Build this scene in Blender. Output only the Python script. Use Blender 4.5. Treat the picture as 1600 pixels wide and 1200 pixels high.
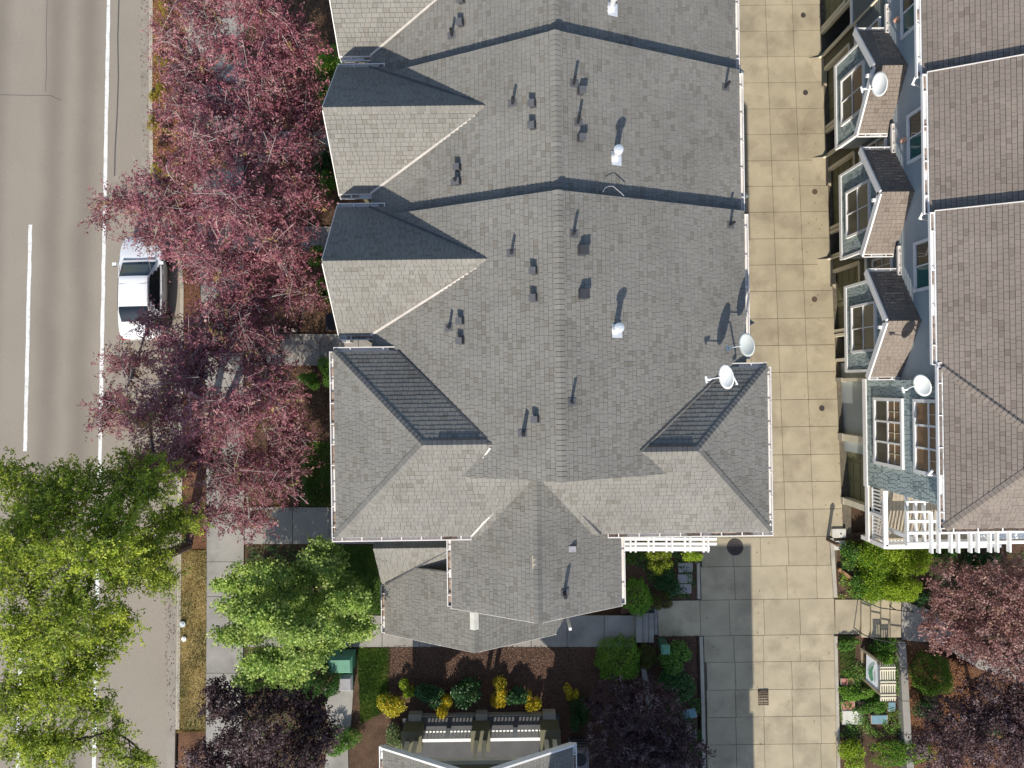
import bpy, math, random
import numpy as np
from mathutils import Vector
random.seed(7)
for _o in list(bpy.data.objects):
    bpy.data.objects.remove(_o)
SC = bpy.context.scene
COL = SC.collection

# ------------------------------------------------------------------ camera
FPX = 1109.0            # focal length in pixels of the 1600 px wide photograph
HC = 30.0               # camera height over the ground below it
ROLL = math.radians(-0.8)
cam_d = bpy.data.cameras.new('camera'); cam = bpy.data.objects.new('camera', cam_d); COL.objects.link(cam)
cam_d.sensor_width = 36.0; cam_d.lens = FPX / 1600 * 36.0
cam_d.clip_start = 0.5; cam_d.clip_end = 500
cam.location = (0, 0, HC); cam.rotation_euler = (0, 0, ROLL)
SC.camera = cam

# ------------------------------------------------------------------ daylight
SUN_EL = math.radians(36.0)
SUN_AZ = math.radians(11.0)        # the sun stands this far left of straight down the picture
world = bpy.data.worlds.new('World'); SC.world = world; world.use_nodes = True
wn = world.node_tree; bg = wn.nodes['Background']
sky = wn.nodes.new('ShaderNodeTexSky'); sky.sky_type = 'NISHITA'; sky.sun_disc = False
sky.sun_elevation = SUN_EL; sky.sun_rotation = math.pi + SUN_AZ
sky.altitude = 50; sky.air_density = 1.0; sky.dust_density = 0.8; sky.ozone_density = 1.0
wn.links.new(sky.outputs[0], bg.inputs[0]); bg.inputs[1].default_value = 0.125
sun_d = bpy.data.lights.new('sun', 'SUN'); sun = bpy.data.objects.new('sun', sun_d); COL.objects.link(sun)
sun_d.energy = 4.1; sun_d.angle = math.radians(0.5); sun_d.color = (1.0, 0.94, 0.84)
_sv = Vector((-math.sin(SUN_AZ) * math.cos(SUN_EL), -math.cos(SUN_AZ) * math.cos(SUN_EL), math.sin(SUN_EL)))
sun.rotation_euler = _sv.to_track_quat('Z', 'Y').to_euler(); sun.location = (0, -20, 40)
SC.view_settings.view_transform = 'Standard'; SC.view_settings.look = 'None'
SC.view_settings.exposure = 0.62; SC.view_settings.gamma = 1.0; SC.view_settings.use_curve_mapping = False
SC.render.engine = 'CYCLES'; SC.cycles.max_bounces = 5; SC.cycles.transparent_max_bounces = 8

# ------------------------------------------------------------------ survey: photograph pixel -> place on the site
RX, RY = math.cos(ROLL), math.sin(ROLL)
def P(u, v, z):
    d = (HC - z) / FPX; du, dv = u - 800, v - 600
    return Vector(((du * RX + dv * RY) * d, (du * RY - dv * RX) * d, z))
SLOPE = 0.065           # the whole site falls away towards the top of the picture
def gz(y): return -SLOPE * y
def G(u, v, dz=0.0):
    du, dv = u - 800, v - 600
    cy = (du * RY - dv * RX) / FPX
    y = cy * (HC - dz) / (1 - SLOPE * cy)
    z = -SLOPE * y + dz
    return P(u, v, z)

# ------------------------------------------------------------------ materials
MATS = {}
def nd(t, k, **kw):
    n = t.nodes.new(k)
    for a, b in kw.items(): setattr(n, a, b)
    return n
def mat(name, base, rough=0.8, var=0.12, scale=3.0, fine=0.0, fscale=60.0, bump=0.0, bscale=80.0, attr=None,
        objvar=0.0, spec=0.3, metal=0.0, stain=0.0, sscale=0.6, staincol=None, trans=0.0):
    m = bpy.data.materials.new(name); m.use_nodes = True; t = m.node_tree; L = t.links.new
    b = t.nodes['Principled BSDF']
    b.inputs['Roughness'].default_value = rough; b.inputs['Metallic'].default_value = metal
    b.inputs['Specular IOR Level'].default_value = spec
    tc = nd(t, 'ShaderNodeTexCoord'); geo = nd(t, 'ShaderNodeNewGeometry')
    pos = geo.outputs['Position']
    if attr:
        a = nd(t, 'ShaderNodeAttribute', attribute_name=attr); cur = a.outputs['Color']
    else:
        r = nd(t, 'ShaderNodeRGB'); r.outputs[0].default_value = (*base, 1); cur = r.outputs[0]
    def mul(cur, fac_out, lo, hi, imin=0.3, imax=0.7):
        mr = nd(t, 'ShaderNodeMapRange'); mr.inputs['From Min'].default_value = imin; mr.inputs['From Max'].default_value = imax
        mr.inputs['To Min'].default_value = lo; mr.inputs['To Max'].default_value = hi; L(fac_out, mr.inputs['Value'])
        vm = nd(t, 'ShaderNodeVectorMath', operation='SCALE'); L(cur, vm.inputs[0]); L(mr.outputs[0], vm.inputs['Scale'])
        return vm.outputs[0]
    if var:
        n = nd(t, 'ShaderNodeTexNoise'); n.inputs['Scale'].default_value = scale; n.inputs['Detail'].default_value = 5
        L(pos, n.inputs['Vector']); cur = mul(cur, n.outputs['Fac'], 1 - var, 1 + var)
    if fine:
        n = nd(t, 'ShaderNodeTexNoise'); n.inputs['Scale'].default_value = fscale; n.inputs['Detail'].default_value = 2
        L(pos, n.inputs['Vector']); cur = mul(cur, n.outputs['Fac'], 1 - fine, 1 + fine)
    if objvar:
        oi = nd(t, 'ShaderNodeObjectInfo'); cur = mul(cur, oi.outputs['Random'], 1 - objvar, 1 + objvar, 0, 1)
    if stain:
        n = nd(t, 'ShaderNodeTexNoise'); n.inputs['Scale'].default_value = sscale; n.inputs['Detail'].default_value = 6
        n.inputs['Roughness'].default_value = 0.65; L(pos, n.inputs['Vector'])
        mr = nd(t, 'ShaderNodeMapRange'); mr.inputs['From Min'].default_value = 0.5; mr.inputs['From Max'].default_value = 0.72
        mr.inputs['To Max'].default_value = stain; L(n.outputs['Fac'], mr.inputs['Value'])
        mx = nd(t, 'ShaderNodeMix', data_type='RGBA'); L(mr.outputs[0], mx.inputs[0]); L(cur, mx.inputs[6])
        mx.inputs[7].default_value = (*(staincol or (base[0] * .4, base[1] * .4, base[2] * .4)), 1); cur = mx.outputs[2]
    L(cur, b.inputs['Base Color'])
    if bump:
        n = nd(t, 'ShaderNodeTexNoise'); n.inputs['Scale'].default_value = bscale; n.inputs['Detail'].default_value = 4
        L(pos, n.inputs['Vector'])
        bp = nd(t, 'ShaderNodeBump'); bp.inputs['Strength'].default_value = bump; bp.inputs['Distance'].default_value = 0.02
        L(n.outputs['Fac'], bp.inputs['Height']); L(bp.outputs[0], b.inputs['Normal'])
    if trans:
        tr = nd(t, 'ShaderNodeBsdfTranslucent'); L(cur, tr.inputs['Color'])
        ms = nd(t, 'ShaderNodeMixShader'); ms.inputs[0].default_value = trans
        L(b.outputs[0], ms.inputs[1]); L(tr.outputs[0], ms.inputs[2]); L(ms.outputs[0], t.nodes['Material Output'].inputs['Surface'])
    MATS[name] = m
    return m
def glassmat(name, col, rough=0.03):
    m = mat(name, col, rough, var=0.0, spec=0.5)
    return m

mat('asphalt', (0.285, 0.245, 0.196), .9, .05, .35, .12, 40, .25, 60)
def wheel_tracks(m, centres, width, dark):
    t = m.node_tree; L = t.links.new; b = t.nodes['Principled BSDF']; src = b.inputs['Base Color'].links[0].from_socket
    g = nd(t, 'ShaderNodeNewGeometry'); sx = nd(t, 'ShaderNodeSeparateXYZ'); L(g.outputs['Position'], sx.inputs[0])
    nz = nd(t, 'ShaderNodeTexNoise'); nz.inputs['Scale'].default_value = .5; L(g.outputs['Position'], nz.inputs['Vector'])
    ad = nd(t, 'ShaderNodeMath', operation='MULTIPLY_ADD'); L(nz.outputs['Fac'], ad.inputs[0]); ad.inputs[1].default_value = .5; L(sx.outputs[0], ad.inputs[2])
    cur = src
    for c in centres:
        d = nd(t, 'ShaderNodeMath', operation='SUBTRACT'); L(ad.outputs[0], d.inputs[0]); d.inputs[1].default_value = c + .25
        a = nd(t, 'ShaderNodeMath', operation='ABSOLUTE'); L(d.outputs[0], a.inputs[0])
        mr = nd(t, 'ShaderNodeMapRange'); mr.interpolation_type = 'SMOOTHSTEP'; L(a.outputs[0], mr.inputs['Value'])
        mr.inputs['From Max'].default_value = width; mr.inputs['To Min'].default_value = dark; mr.inputs['To Max'].default_value = 1.0
        vm = nd(t, 'ShaderNodeVectorMath', operation='SCALE'); L(cur, vm.inputs[0]); L(mr.outputs[0], vm.inputs['Scale']); cur = vm.outputs[0]
    L(cur, b.inputs['Base Color'])
wheel_tracks(MATS['asphalt'], (-19.75, -18.35, -22.3), .8, .76)
mat('line_paint', (0.74, 0.73, 0.69), .7, .05, 2, .14, 30, stain=.55, sscale=5.0, staincol=(.30, .27, .23))
mat('crack_seal', (0.09, 0.085, 0.08), .7, .1, 4)
mat('concrete_drive', (0.395, 0.335, 0.23), .85, .13, 1.1, .07, 30, .1, 60, objvar=.07, stain=.62, sscale=.8, staincol=(.205, .165, .115))
mat('concrete_walk', (0.30, 0.28, 0.25), .85, .14, 1.2, .07, 35, .1, 60, objvar=.08, stain=.5, sscale=.8)
mat('concrete_kerb', (0.40, 0.36, 0.29), .85, .12, 1.5, .08, 30, stain=.3, sscale=1.2)
mat('pan', (0.285, 0.25, 0.205), .85, .12, 1.5, .08, 30, stain=.3, sscale=1.2)
mat('joint', (0.13, 0.11, 0.08), .95, .2, 6)
mat('soil', (0.085, 0.05, 0.03), .95, .3, 2.5, .35, 28, .6, 30)
mat('mulch_dark', (0.10, 0.056, 0.038), .95, .25, 2, .4, 24, .8, 26)
mat('mulch_red', (0.135, 0.065, 0.034), .95, .3, 2, .4, 24, .8, 26)
mat('dry_turf', (0.30, 0.225, 0.095), .95, .35, 1.6, .3, 22, .6, 30, stain=.6, sscale=1.1, staincol=(.09, .085, .025))
mat('green_turf', (0.06, 0.11, 0.02), .95, .35, 1.8, .3, 24, .6, 30)
mat('shingle_grey', (1, 1, 1), .9, .09, .7, .08, 55, .25, 120, attr='col', stain=.36, sscale=.5, staincol=(.13, .12, .10))
mat('shingle_brown', (1, 1, 1), .9, .09, .7, .08, 55, .25, 120, attr='col', stain=.28, sscale=.55, staincol=(.13, .105, .085))
mat('felt', (0.035, 0.034, 0.034), .95, .1, 3)
mat('white_paint', (0.80, 0.78, 0.75), .55, .05, 2, .03, 30)
mat('cream_paint', (0.66, 0.60, 0.46), .6, .06, 2, .03, 30)
mat('gutter_paint', (0.66, 0.62, 0.58), .5, .08, 2)
mat('debris', (0.27, 0.20, 0.155), .95, .5, 8, .3, 40)
mat('flashing_shaded', (0.06, 0.06, 0.062), .5, .2, 3, spec=.4)  # darkened copy of the valley metal, shade put into its colour
mat('flashing_sunlit', (0.50, 0.45, 0.39), .45, .12, 3, spec=.5)
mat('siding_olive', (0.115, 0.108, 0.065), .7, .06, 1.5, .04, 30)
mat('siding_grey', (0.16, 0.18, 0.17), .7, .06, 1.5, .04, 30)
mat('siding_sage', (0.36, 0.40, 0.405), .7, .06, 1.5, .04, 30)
mat('shake_sage', (1, 1, 1), .85, .08, 1.5, .08, 40, attr='col')
mat('garage_door', (0.155, 0.152, 0.085), .6, .05, 1.5)
mat('shake_gap', (0.075, 0.095, 0.09), .9, .1, 4)
mat('twig', (0.34, 0.29, 0.265), .8, .2, 8)
mat('vent_metal', (0.045, 0.045, 0.05), .6, .15, 6)
mat('vent_face', (0.10, 0.10, 0.105), .5, .1, 6)
mat('pipe_black', (0.02, 0.02, 0.022), .5, .1, 6)
mat('galvanised', (0.72, 0.72, 0.72), .35, .08, 8, metal=.4, spec=.5)
mat('dish_grey', (0.50, 0.54, 0.53), .45, .05, 3)
mat('dish_white', (0.74, 0.76, 0.74), .45, .04, 3)
mat('dark_iron', (0.06, 0.05, 0.045), .7, .2, 8, .2, 60)
mat('rust_iron', (0.11, 0.075, 0.05), .7, .25, 12, .25, 60)
mat('box_green', (0.105, 0.26, 0.175), .6, .1, 3)
mat('box_green_dark', (0.05, 0.13, 0.085), .6, .1, 3)
mat('lid_grey', (0.28, 0.27, 0.28), .85, .12, 4, .1, 50)
mat('lid_pale', (0.52, 0.50, 0.44), .85, .1, 4, .08, 50)
mat('lid_blue', (0.16, 0.27, 0.31), .8, .1, 4)
mat('paver_red', (0.38, 0.17, 0.125), .9, .12, 6, .1, 40)
mat('bark', (0.21, 0.17, 0.15), .9, .2, 8, .2, 40)
mat('bark_dark', (0.085, 0.06, 0.05), .9, .2, 8, .2, 40)
mat('leaf', (1, 1, 1), .55, .0, 1, attr='col', trans=.45, spec=.4)
mat('leaf_gloss', (1, 1, 1), .4, .0, 1, attr='col', trans=.2, spec=.5)
mat('grass', (1, 1, 1), .8, .0, 1, attr='col', trans=.3)
mat('chip', (1, 1, 1), .9, .0, 1, attr='col')
mat('car_white', (0.80, 0.80, 0.80), .25, .0, 1, spec=.6)
MATS['car_white'].node_tree.nodes['Principled BSDF'].inputs['Coat Weight'].default_value = .3
mat('car_dark', (0.02, 0.02, 0.022), .6, 0)
mat('tyre', (0.025, 0.025, 0.025), .85, .1, 8)
mat('rim', (0.35, 0.35, 0.36), .35, .0, 1, metal=.7)
mat('lamp_red', (0.35, 0.02, 0.02), .3, 0)
mat('lamp_clear', (0.55, 0.56, 0.58), .15, 0, spec=.7)
glassmat('car_glass', (0.012, 0.016, 0.02))
MATS['car_glass'].node_tree.nodes['Principled BSDF'].inputs['Specular IOR Level'].default_value = .5
MATS['car_glass'].node_tree.nodes['Principled BSDF'].inputs['Coat Weight'].default_value = .25
glassmat('pane_dark', (0.035, 0.035, 0.03), .06)
glassmat('pane_blind', (0.21, 0.18, 0.11), .25)
glassmat('pane_wood', (0.17, 0.095, 0.05), .25)
glassmat('pane_teal', (0.03, 0.12, 0.11), .1)
mat('lamp_copper', (0.62, 0.36, 0.25), .4, .1, 8)
mat('sign_white', (0.78, 0.79, 0.82), .6, .03, 4)
mat('sign_green', (0.12, 0.30, 0.18), .6, .15, 6)
mat('sign_pale', (0.38, 0.47, 0.42), .6, .1, 6)
mat('sign_frame', (0.30, 0.25, 0.165), .7, .08, 4)
mat('deck_board', (0.40, 0.33, 0.24), .8, .1, 3)
mat('patio', (0.085, 0.085, 0.088), .85, .12, 2, .08, 40)
mat('plastic_black', (0.025, 0.025, 0.03), .45, .1, 5)
mat('timber', (0.30, 0.17, 0.08), .8, .2, 6)
mat('stone', (0.42, 0.41, 0.38), .85, .15, 5)

# ------------------------------------------------------------------ mesh collecting
class MB:
    def __init__(s): s.v = []; s.f = []; s.m = []; s.c = []; s.mats = []
    def mi(s, name):
        if name not in s.mats: s.mats.append(name)
        return s.mats.index(name)
    def face(s, pts, m, col=None):
        b = len(s.v); s.v.extend(tuple(p) for p in pts); s.f.append(tuple(range(b, b + len(pts)))); s.m.append(s.mi(m)); s.c.append(col)
        return s
    def raw(s, pts, faces, m, col=None):
        b = len(s.v); s.v.extend(tuple(p) for p in pts); k = s.mi(m)
        for f in faces: s.f.append(tuple(b + i for i in f)); s.m.append(k); s.c.append(col)
        return s
    def box(s, x0, x1, y0, y1, z0, z1, m, col=None):
        p = [(x0, y0, z0), (x1, y0, z0), (x1, y1, z0), (x0, y1, z0), (x0, y0, z1), (x1, y0, z1), (x1, y1, z1), (x0, y1, z1)]
        return s.raw(p, [(0, 3, 2, 1), (4, 5, 6, 7), (0, 1, 5, 4), (1, 2, 6, 5), (2, 3, 7, 6), (3, 0, 4, 7)], m, col)
    def prism(s, poly, dz, m, col=None):
        # poly: 3-D outline of the top, dz: drop below it
        n = len(poly); top = [tuple(p) for p in poly]; bot = [(p[0], p[1], p[2] - dz) for p in poly]
        return s.raw(top + bot, [tuple(range(n)), tuple(range(2 * n - 1, n - 1, -1))] + [(i, i + n, (i + 1) % n + n, (i + 1) % n) for i in range(n)], m, col)
    def to_base(s, poly, zb, m):
        n = len(poly); top = [tuple(p) for p in poly]; bot = [(p[0], p[1], zb) for p in poly]
        return s.raw(top + bot, [tuple(range(n))] + [(i, i + n, (i + 1) % n + n, (i + 1) % n) for i in range(n)], m)
    def bar(s, a, b, w, h, m, up=(0, 0, 1), col=None):
        a, b = Vector(a), Vector(b); d = (b - a).normalized(); up = Vector(up)
        if abs(d.dot(up)) > .98: up = Vector((1, 0, 0))
        r = d.cross(up).normalized(); q = r.cross(d)
        p = []
        for e in (a, b):
            for i, j in ((-1, -1), (1, -1), (1, 1), (-1, 1)): p.append(e + r * (w / 2 * i) + q * (h / 2 * j))
        return s.raw(p, [(3, 2, 1, 0), (4, 5, 6, 7), (0, 1, 5, 4), (1, 2, 6, 5), (2, 3, 7, 6), (3, 0, 4, 7)], m, col)
    def tube(s, pts, rad, m, n=6, col=None, cap=True):
        pts = [Vector(p) for p in pts]; rings = []
        for i, p in enumerate(pts):
            d = (pts[min(i + 1, len(pts) - 1)] - pts[max(i - 1, 0)]).normalized()
            r = d.orthogonal().normalized(); q = d.cross(r); rr = rad[i] if isinstance(rad, (list, tuple)) else rad
            rings.append([p + (r * math.cos(2 * math.pi * k / n) + q * math.sin(2 * math.pi * k / n)) * rr for k in range(n)])
        # keep rings aligned
        for i in range(1, len(rings)):
            best = min(range(n), key=lambda o: (rings[i][o] - pts[i] - (rings[i - 1][0] - pts[i - 1])).length)
            rings[i] = rings[i][best:] + rings[i][:best]
        f = []
        for i in range(len(rings) - 1):
            for k in range(n): f.append((i * n + k, i * n + (k + 1) % n, (i + 1) * n + (k + 1) % n, (i + 1) * n + k))
        if cap: f.append(tuple(range(n - 1, -1, -1))); f.append(tuple((len(rings) - 1) * n + k for k in range(n)))
        return s.raw([p for r in rings for p in r], f, m, col)
    def disc(s, c, r, z0, z1, m, n=20, col=None):
        x, y = c
        pts = [(x + r * math.cos(2 * math.pi * k / n), y + r * math.sin(2 * math.pi * k / n), z1) for k in range(n)]
        return s.prism(pts, z1 - z0, m, col)
    def build(s, name, parent=None, smooth=False, kind=None, label=None):
        off = Vector(parent.get('_o', (0, 0, 0))) if parent is not None else Vector((0, 0, 0))
        me = bpy.data.meshes.new(name)
        vs = [(v[0] - off.x, v[1] - off.y, v[2] - off.z) for v in s.v] if off.length else s.v
        me.from_pydata(vs, [], s.f)
        for k in s.mats: me.materials.append(MATS[k])
        me.polygons.foreach_set('material_index', s.m)
        if any(c is not None for c in s.c):
            a = me.attributes.new('col', 'FLOAT_COLOR', 'FACE')
            arr = np.ones((len(s.c), 4), np.float32)
            for i, c in enumerate(s.c):
                if c is not None: arr[i, :3] = c
            a.data.foreach_set('color', arr.ravel())
        if smooth: me.polygons.foreach_set('use_smooth', [True] * len(me.polygons))
        me.update()
        o = bpy.data.objects.new(name, me); COL.objects.link(o)
        if parent is not None: o.parent = parent; o['_o'] = tuple(off)
        if kind: o['kind'] = kind
        if label: o['label'] = label
        return o
def tag(o, label, cat=None, group=None, kind=None):
    o['label'] = label
    if cat: o['category'] = cat
    if group: o['group'] = group
    if kind: o['kind'] = kind
    return o
def thing(name, label, cat, loc=(0, 0, 0), group=None):
    o = bpy.data.objects.new(name, None); COL.objects.link(o); o.location = loc; o['_o'] = tuple(loc)
    o.empty_display_size = .2
    return tag(o, label, cat, group)
def mesh_np(name, V, F, mats, col=None, parent=None, mi=None, kind=None):
    """V (n,3) float, F (m,k) int, col (m,3)"""
    off = np.array(parent.get('_o', (0, 0, 0))) if parent is not None else np.zeros(3)
    me = bpy.data.meshes.new(name); V = (np.asarray(V, np.float64) - off).astype(np.float32); F = np.asarray(F, np.int32)
    k = F.shape[1]; m = F.shape[0]
    me.vertices.add(len(V)); me.vertices.foreach_set('co', V.ravel())
    me.loops.add(m * k); me.loops.foreach_set('vertex_index', F.ravel())
    me.polygons.add(m); me.polygons.foreach_set('loop_start', np.arange(m, dtype=np.int32) * k)
    for q in mats: me.materials.append(MATS[q])
    me.update(calc_edges=True)
    if mi is not None: me.polygons.foreach_set('material_index', np.asarray(mi, np.int32))
    if col is not None:
        a = me.attributes.new('col', 'FLOAT_COLOR', 'FACE'); c = np.ones((m, 4), np.float32); c[:, :3] = col
        a.data.foreach_set('color', c.ravel())
    o = bpy.data.objects.new(name, me); COL.objects.link(o)
    if parent is not None: o.parent = parent; o['_o'] = tuple(off)
    if kind: o['kind'] = kind
    return o

# ------------------------------------------------------------------ shingles on any flat face
def clip_poly(poly, axis, lim, keep_above):
    out = []; n = len(poly)
    for i in range(n):
        a, b = poly[i], poly[(i + 1) % n]
        ia = (a[axis] >= lim) if keep_above else (a[axis] <= lim); ib = (b[axis] >= lim) if keep_above else (b[axis] <= lim)
        if ia: out.append(a)
        if ia != ib:
            k = (lim - a[axis]) / (b[axis] - a[axis]); out.append((a[0] + (b[0] - a[0]) * k, a[1] + (b[1] - a[1]) * k))
    return out
def area2(p): return abs(sum(p[i][0] * p[(i + 1) % len(p)][1] - p[(i + 1) % len(p)][0] * p[i][1] for i in range(len(p)))) / 2
GREY = [(.192, .182, .161), (.197, .187, .166), (.187, .177, .157), (.202, .191, .169), (.193, .181, .158)]
GREY_D = [(.158, .146, .126), (.166, .153, .133), (.160, .146, .122)]
BROWN = [(.206, .172, .145), (.213, .179, .151), (.198, .166, .141), (.209, .173, .144)]
BROWN_D = [(.16, .13, .108), (.168, .137, .113)]
SAGE = [(.35, .41, .395), (.37, .43, .41), (.33, .39, .378), (.385, .435, .405)]
SAGE_D = [(.22, .27, .26), (.24, .29, .275)]
def shingle_field(poly, m, pal, dark, parent, seed, expo=.143, wmin=.11, wmax=.25, thick=.010, name='shingles', pdark=.06, gap=.010, tone=1.0):
    rnd = random.Random(seed)
    pts = [Vector(p) for p in poly]
    nrm = Vector((0, 0, 0))
    for i in range(len(pts)): nrm += pts[i].cross(pts[(i + 1) % len(pts)])
    nrm.normalize()
    if nrm.z < -.05: nrm = -nrm
    s = Vector((0, 0, 1)).cross(nrm)
    s.normalize(); t = nrm.cross(s)          # t points up the slope
    o = min(pts, key=lambda p: p.z)
    p2 = [((p - o).dot(s), (p - o).dot(t)) for p in pts]
    t0 = min(p[1] for p in p2); t1 = max(p[1] for p in p2)
    mb = MB(); n = int((t1 - t0) / expo) + 1
    for i in range(n):
        a = t0 + i * expo; b = min(a + expo, t1)
        strip = clip_poly(clip_poly(p2, 1, a, True), 1, b, False)
        if len(strip) < 3: continue
        sa = min(p[0] for p in strip); sb = max(p[0] for p in strip)
        x = math.floor(sa) - rnd.random() * wmax
        while x < sb:
            w = rnd.uniform(wmin, wmax); r = rnd.choice((0, 0, .002, .003)); jit = rnd.uniform(0, .006)
            c = rnd.choice(dark) if rnd.random() < pdark else rnd.choice(pal)
            g = rnd.uniform(.965, 1.035) * tone; c = (c[0] * g, c[1] * g, c[2] * g)
            if x + w > sa:
                q = clip_poly(clip_poly(strip, 0, x + gap * .4, True), 0, x + w - gap * .4, False)
                q = clip_poly(q, 1, a + gap * .75 + jit, True) if len(q) > 2 else q
                if len(q) > 2 and area2(q) > .0006:
                    top = []; bot = []
                    for (ss, tt) in q:
                        h = thick * (1 - (tt - a) / expo) + r + .012
                        top.append(o + s * ss + t * tt + nrm * h); bot.append(o + s * ss + t * tt + nrm * .002)
                    k = len(q); fs = [tuple(range(k))]
                    for j in range(k):
                        jj = (j + 1) % k
                        if q[j][1] > b - 1e-4 and q[jj][1] > b - 1e-4: continue
                        fs.append((j, j + k, jj + k, jj))
                    mb.raw(top + bot, fs, m, c)
            x += w
    return mb.build(name, parent, kind='stuff')
def slope_part(name, poly, parent, m, pal, dark, seed, thick=.16, under='white_paint', tone=1.0, pdark=.07, shingled=True, **kw):
    """one roof slope: a deck with real thickness, and its shingles as sub-part"""
    mb = MB(); pts = [Vector(p) for p in poly]
    a = (pts[1] - pts[0]).cross(pts[2] - pts[0])
    if a.z < 0: pts = pts[::-1]
    mb.prism(pts, thick, under); mb.m[0] = mb.mi('felt')
    o = mb.build(name, parent)
    if shingled: shingle_field(pts, m, pal, dark, o, seed, tone=tone, pdark=pdark, **kw)
    return o
def cap_row(a, b, na, nb, parent, pal, m, seed, w=.15, step=.143, name='ridge_cap', tone=.96):
    """overlapping cap shingles folded over a ridge or hip; na, nb: the two slopes' downhill unit vectors"""
    rnd = random.Random(seed); a, b = Vector(a), Vector(b); d = (b - a); L = d.length; d.normalize(); na, nb = Vector(na), Vector(nb)
    mb = MB(); n = max(1, int(L / step))
    def plane_normal(s_):
        h = math.hypot(s_.x, s_.y); k = -s_.z / h; return Vector((s_.x / h * k, s_.y / h * k, 1)).normalized()
    ma, mb_ = plane_normal(na), plane_normal(nb); up = (ma + mb_).normalized()
    sa, sb = ma.cross(d).normalized(), mb_.cross(d).normalized()
    na = sa if sa.dot(na) > 0 else -sa; nb = sb if sb.dot(nb) > 0 else -sb
    mb.raw([a + na * w * .96 + up * .016, b + na * w * .96 + up * .016, b + up * .03, a + up * .03, b + nb * w * .96 + up * .016, a + nb * w * .96 + up * .016], [(0, 1, 2, 3), (3, 2, 4, 5)], 'felt')
    for i in range(n):
        p = a + d * (L * i / n); q = a + d * (L * (i + 1) / n - .011)
        c = rnd.choice(pal); g = rnd.uniform(.9, 1.06) * tone; c = (c[0] * g, c[1] * g, c[2] * g)
        h0, h1 = .048 + rnd.uniform(0, .003), .038
        P0, P1 = p + up * h0, q + up * h1
        L0, L1 = p + na * w + up * (h0 - .008), q + na * w + up * (h1 - .006)
        R0, R1 = p + nb * w + up * (h0 - .008), q + nb * w + up * (h1 - .006)
        dn = up * .035
        mb.raw([P0, P1, L0, L1, R0, R1, L0 - dn, L1 - dn, R0 - dn, R1 - dn, P0 - dn],
               [(0, 1, 3, 2), (0, 4, 5, 1), (2, 3, 7, 6), (4, 8, 9, 5), (0, 2, 6, 10), (0, 10, 8, 4)], m, c)
    return mb.build(name, parent, kind='stuff')
def gutter(a, b, out, parent, w=.13, h=.11, mt='gutter_paint', hang=.75, name='gutter', fill=True, seed=0):
    """open eave trough between a and b; out: horizontal unit vector away from the roof"""
    a, b, out = Vector(a), Vector(b), Vector(out); d = (b - a).normalized(); mb = MB(); up = Vector((0, 0, 1))
    t = .018
    mb.bar(a + out * (w) , b + out * (w), t + .012, h, mt)
    mb.bar(a + out * .006, b + out * .006, t, h, mt)
    mb.bar(a + out * (w / 2) - up * (h / 2), b + out * (w / 2) - up * (h / 2), w, t, mt)
    for e in (a, b): mb.bar(e + out * (-.005), e + out * (w + .015), .02, h + .004, mt)
    o = mb.build(name, parent)
    if fill:
        m2 = MB(); rnd = random.Random(seed); L = (b - a).length; x = 0
        while x < L:
            l = rnd.uniform(.15, .6)
            if rnd.random() < .5:
                z = up * rnd.uniform(-.035, -.008); e = min(x + l, L)
                m2.bar(a + d * x + out * (w / 2) + z, a + d * e + out * (w / 2) + z + up * rnd.uniform(-.01, .01), w - .035, .02, 'debris')
            x += l
        if m2.f: m2.build('leaf_litter', o, kind='stuff')
    n = max(1, int((b - a).length / hang))
    for i in range(n):
        p = a + d * ((b - a).length * (i + .5) / n) + up * (h / 2 + .004)
        MB().bar(p - out * .015, p + out * (w + .012), .035, .012, mt).build('hanger', o)
    return o

# ================================================================== THE SETTING
def sheet(name, pix, m, dz, depth=.15, sub=None):
    mb = MB(); mb.prism([G(u, v, dz) for u, v in pix], depth, m)
    o = mb.build(name); o['kind'] = 'structure'; return o
def strip_sheet(name, left, right, m, dz, depth=.15):
    """quads between two pixel polylines of equal length"""
    mb = MB()
    for i in range(len(left) - 1):
        mb.prism([G(*left[i], dz), G(*left[i + 1], dz), G(*right[i + 1], dz), G(*right[i], dz)], depth, m)
    o = mb.build(name); o['kind'] = 'structure'; return o

_g = MB(); S = 160
_g.face([(-S, -S, gz(-S) - .30), (S, -S, gz(-S) - .30), (S, S, gz(S) - .30), (-S, S, gz(S) - .30)], 'soil')
ground = _g.build('ground'); ground['kind'] = 'structure'

# ---- the street
KERB = [(236, -60), (233, 0), (232, 150), (234, 285), (252, 340), (276, 385), (281, 450), (280, 600), (278, 800), (277, 900), (275, 1060), (274, 1140), (272, 1260)]
mb = MB()
for i in range(len(KERB) - 1):
    (u0, v0), (u1, v1) = KERB[i], KERB[i + 1]
    mb.prism([G(-420, v0, -.12), G(-420, v1, -.12), G(u1, v1, -.12), G(u0, v0, -.12)], .15, 'asphalt')
road = mb.build('road'); road['kind'] = 'structure'
def paint(name, u0, v0, u1, v1, w, m='line_paint', dz=-.116, jag=.012):
    a, b = G(u0, v0, dz), G(u1, v1, dz); d = (b - a); L = d.length; d.normalize(); r = Vector((d.y, -d.x, 0)).normalized()
    n = max(2, int(L / .35)); rn = random.Random(int(u0 * 7 + v0)); mb = MB()
    Lp = [a + d * (L * i / n) + r * (-w / 2 + rn.uniform(-jag, jag)) for i in range(n + 1)]
    Rp = [a + d * (L * i / n) + r * (w / 2 + rn.uniform(-jag, jag)) for i in range(n + 1)]
    mb.raw(Lp + Rp, [(i, i + 1, n + 2 + i, n + 1 + i) for i in range(n)], m)
    return mb.build(name, road)
paint('edge_line', 170.5, -40, 146, 1240, .155)
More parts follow.
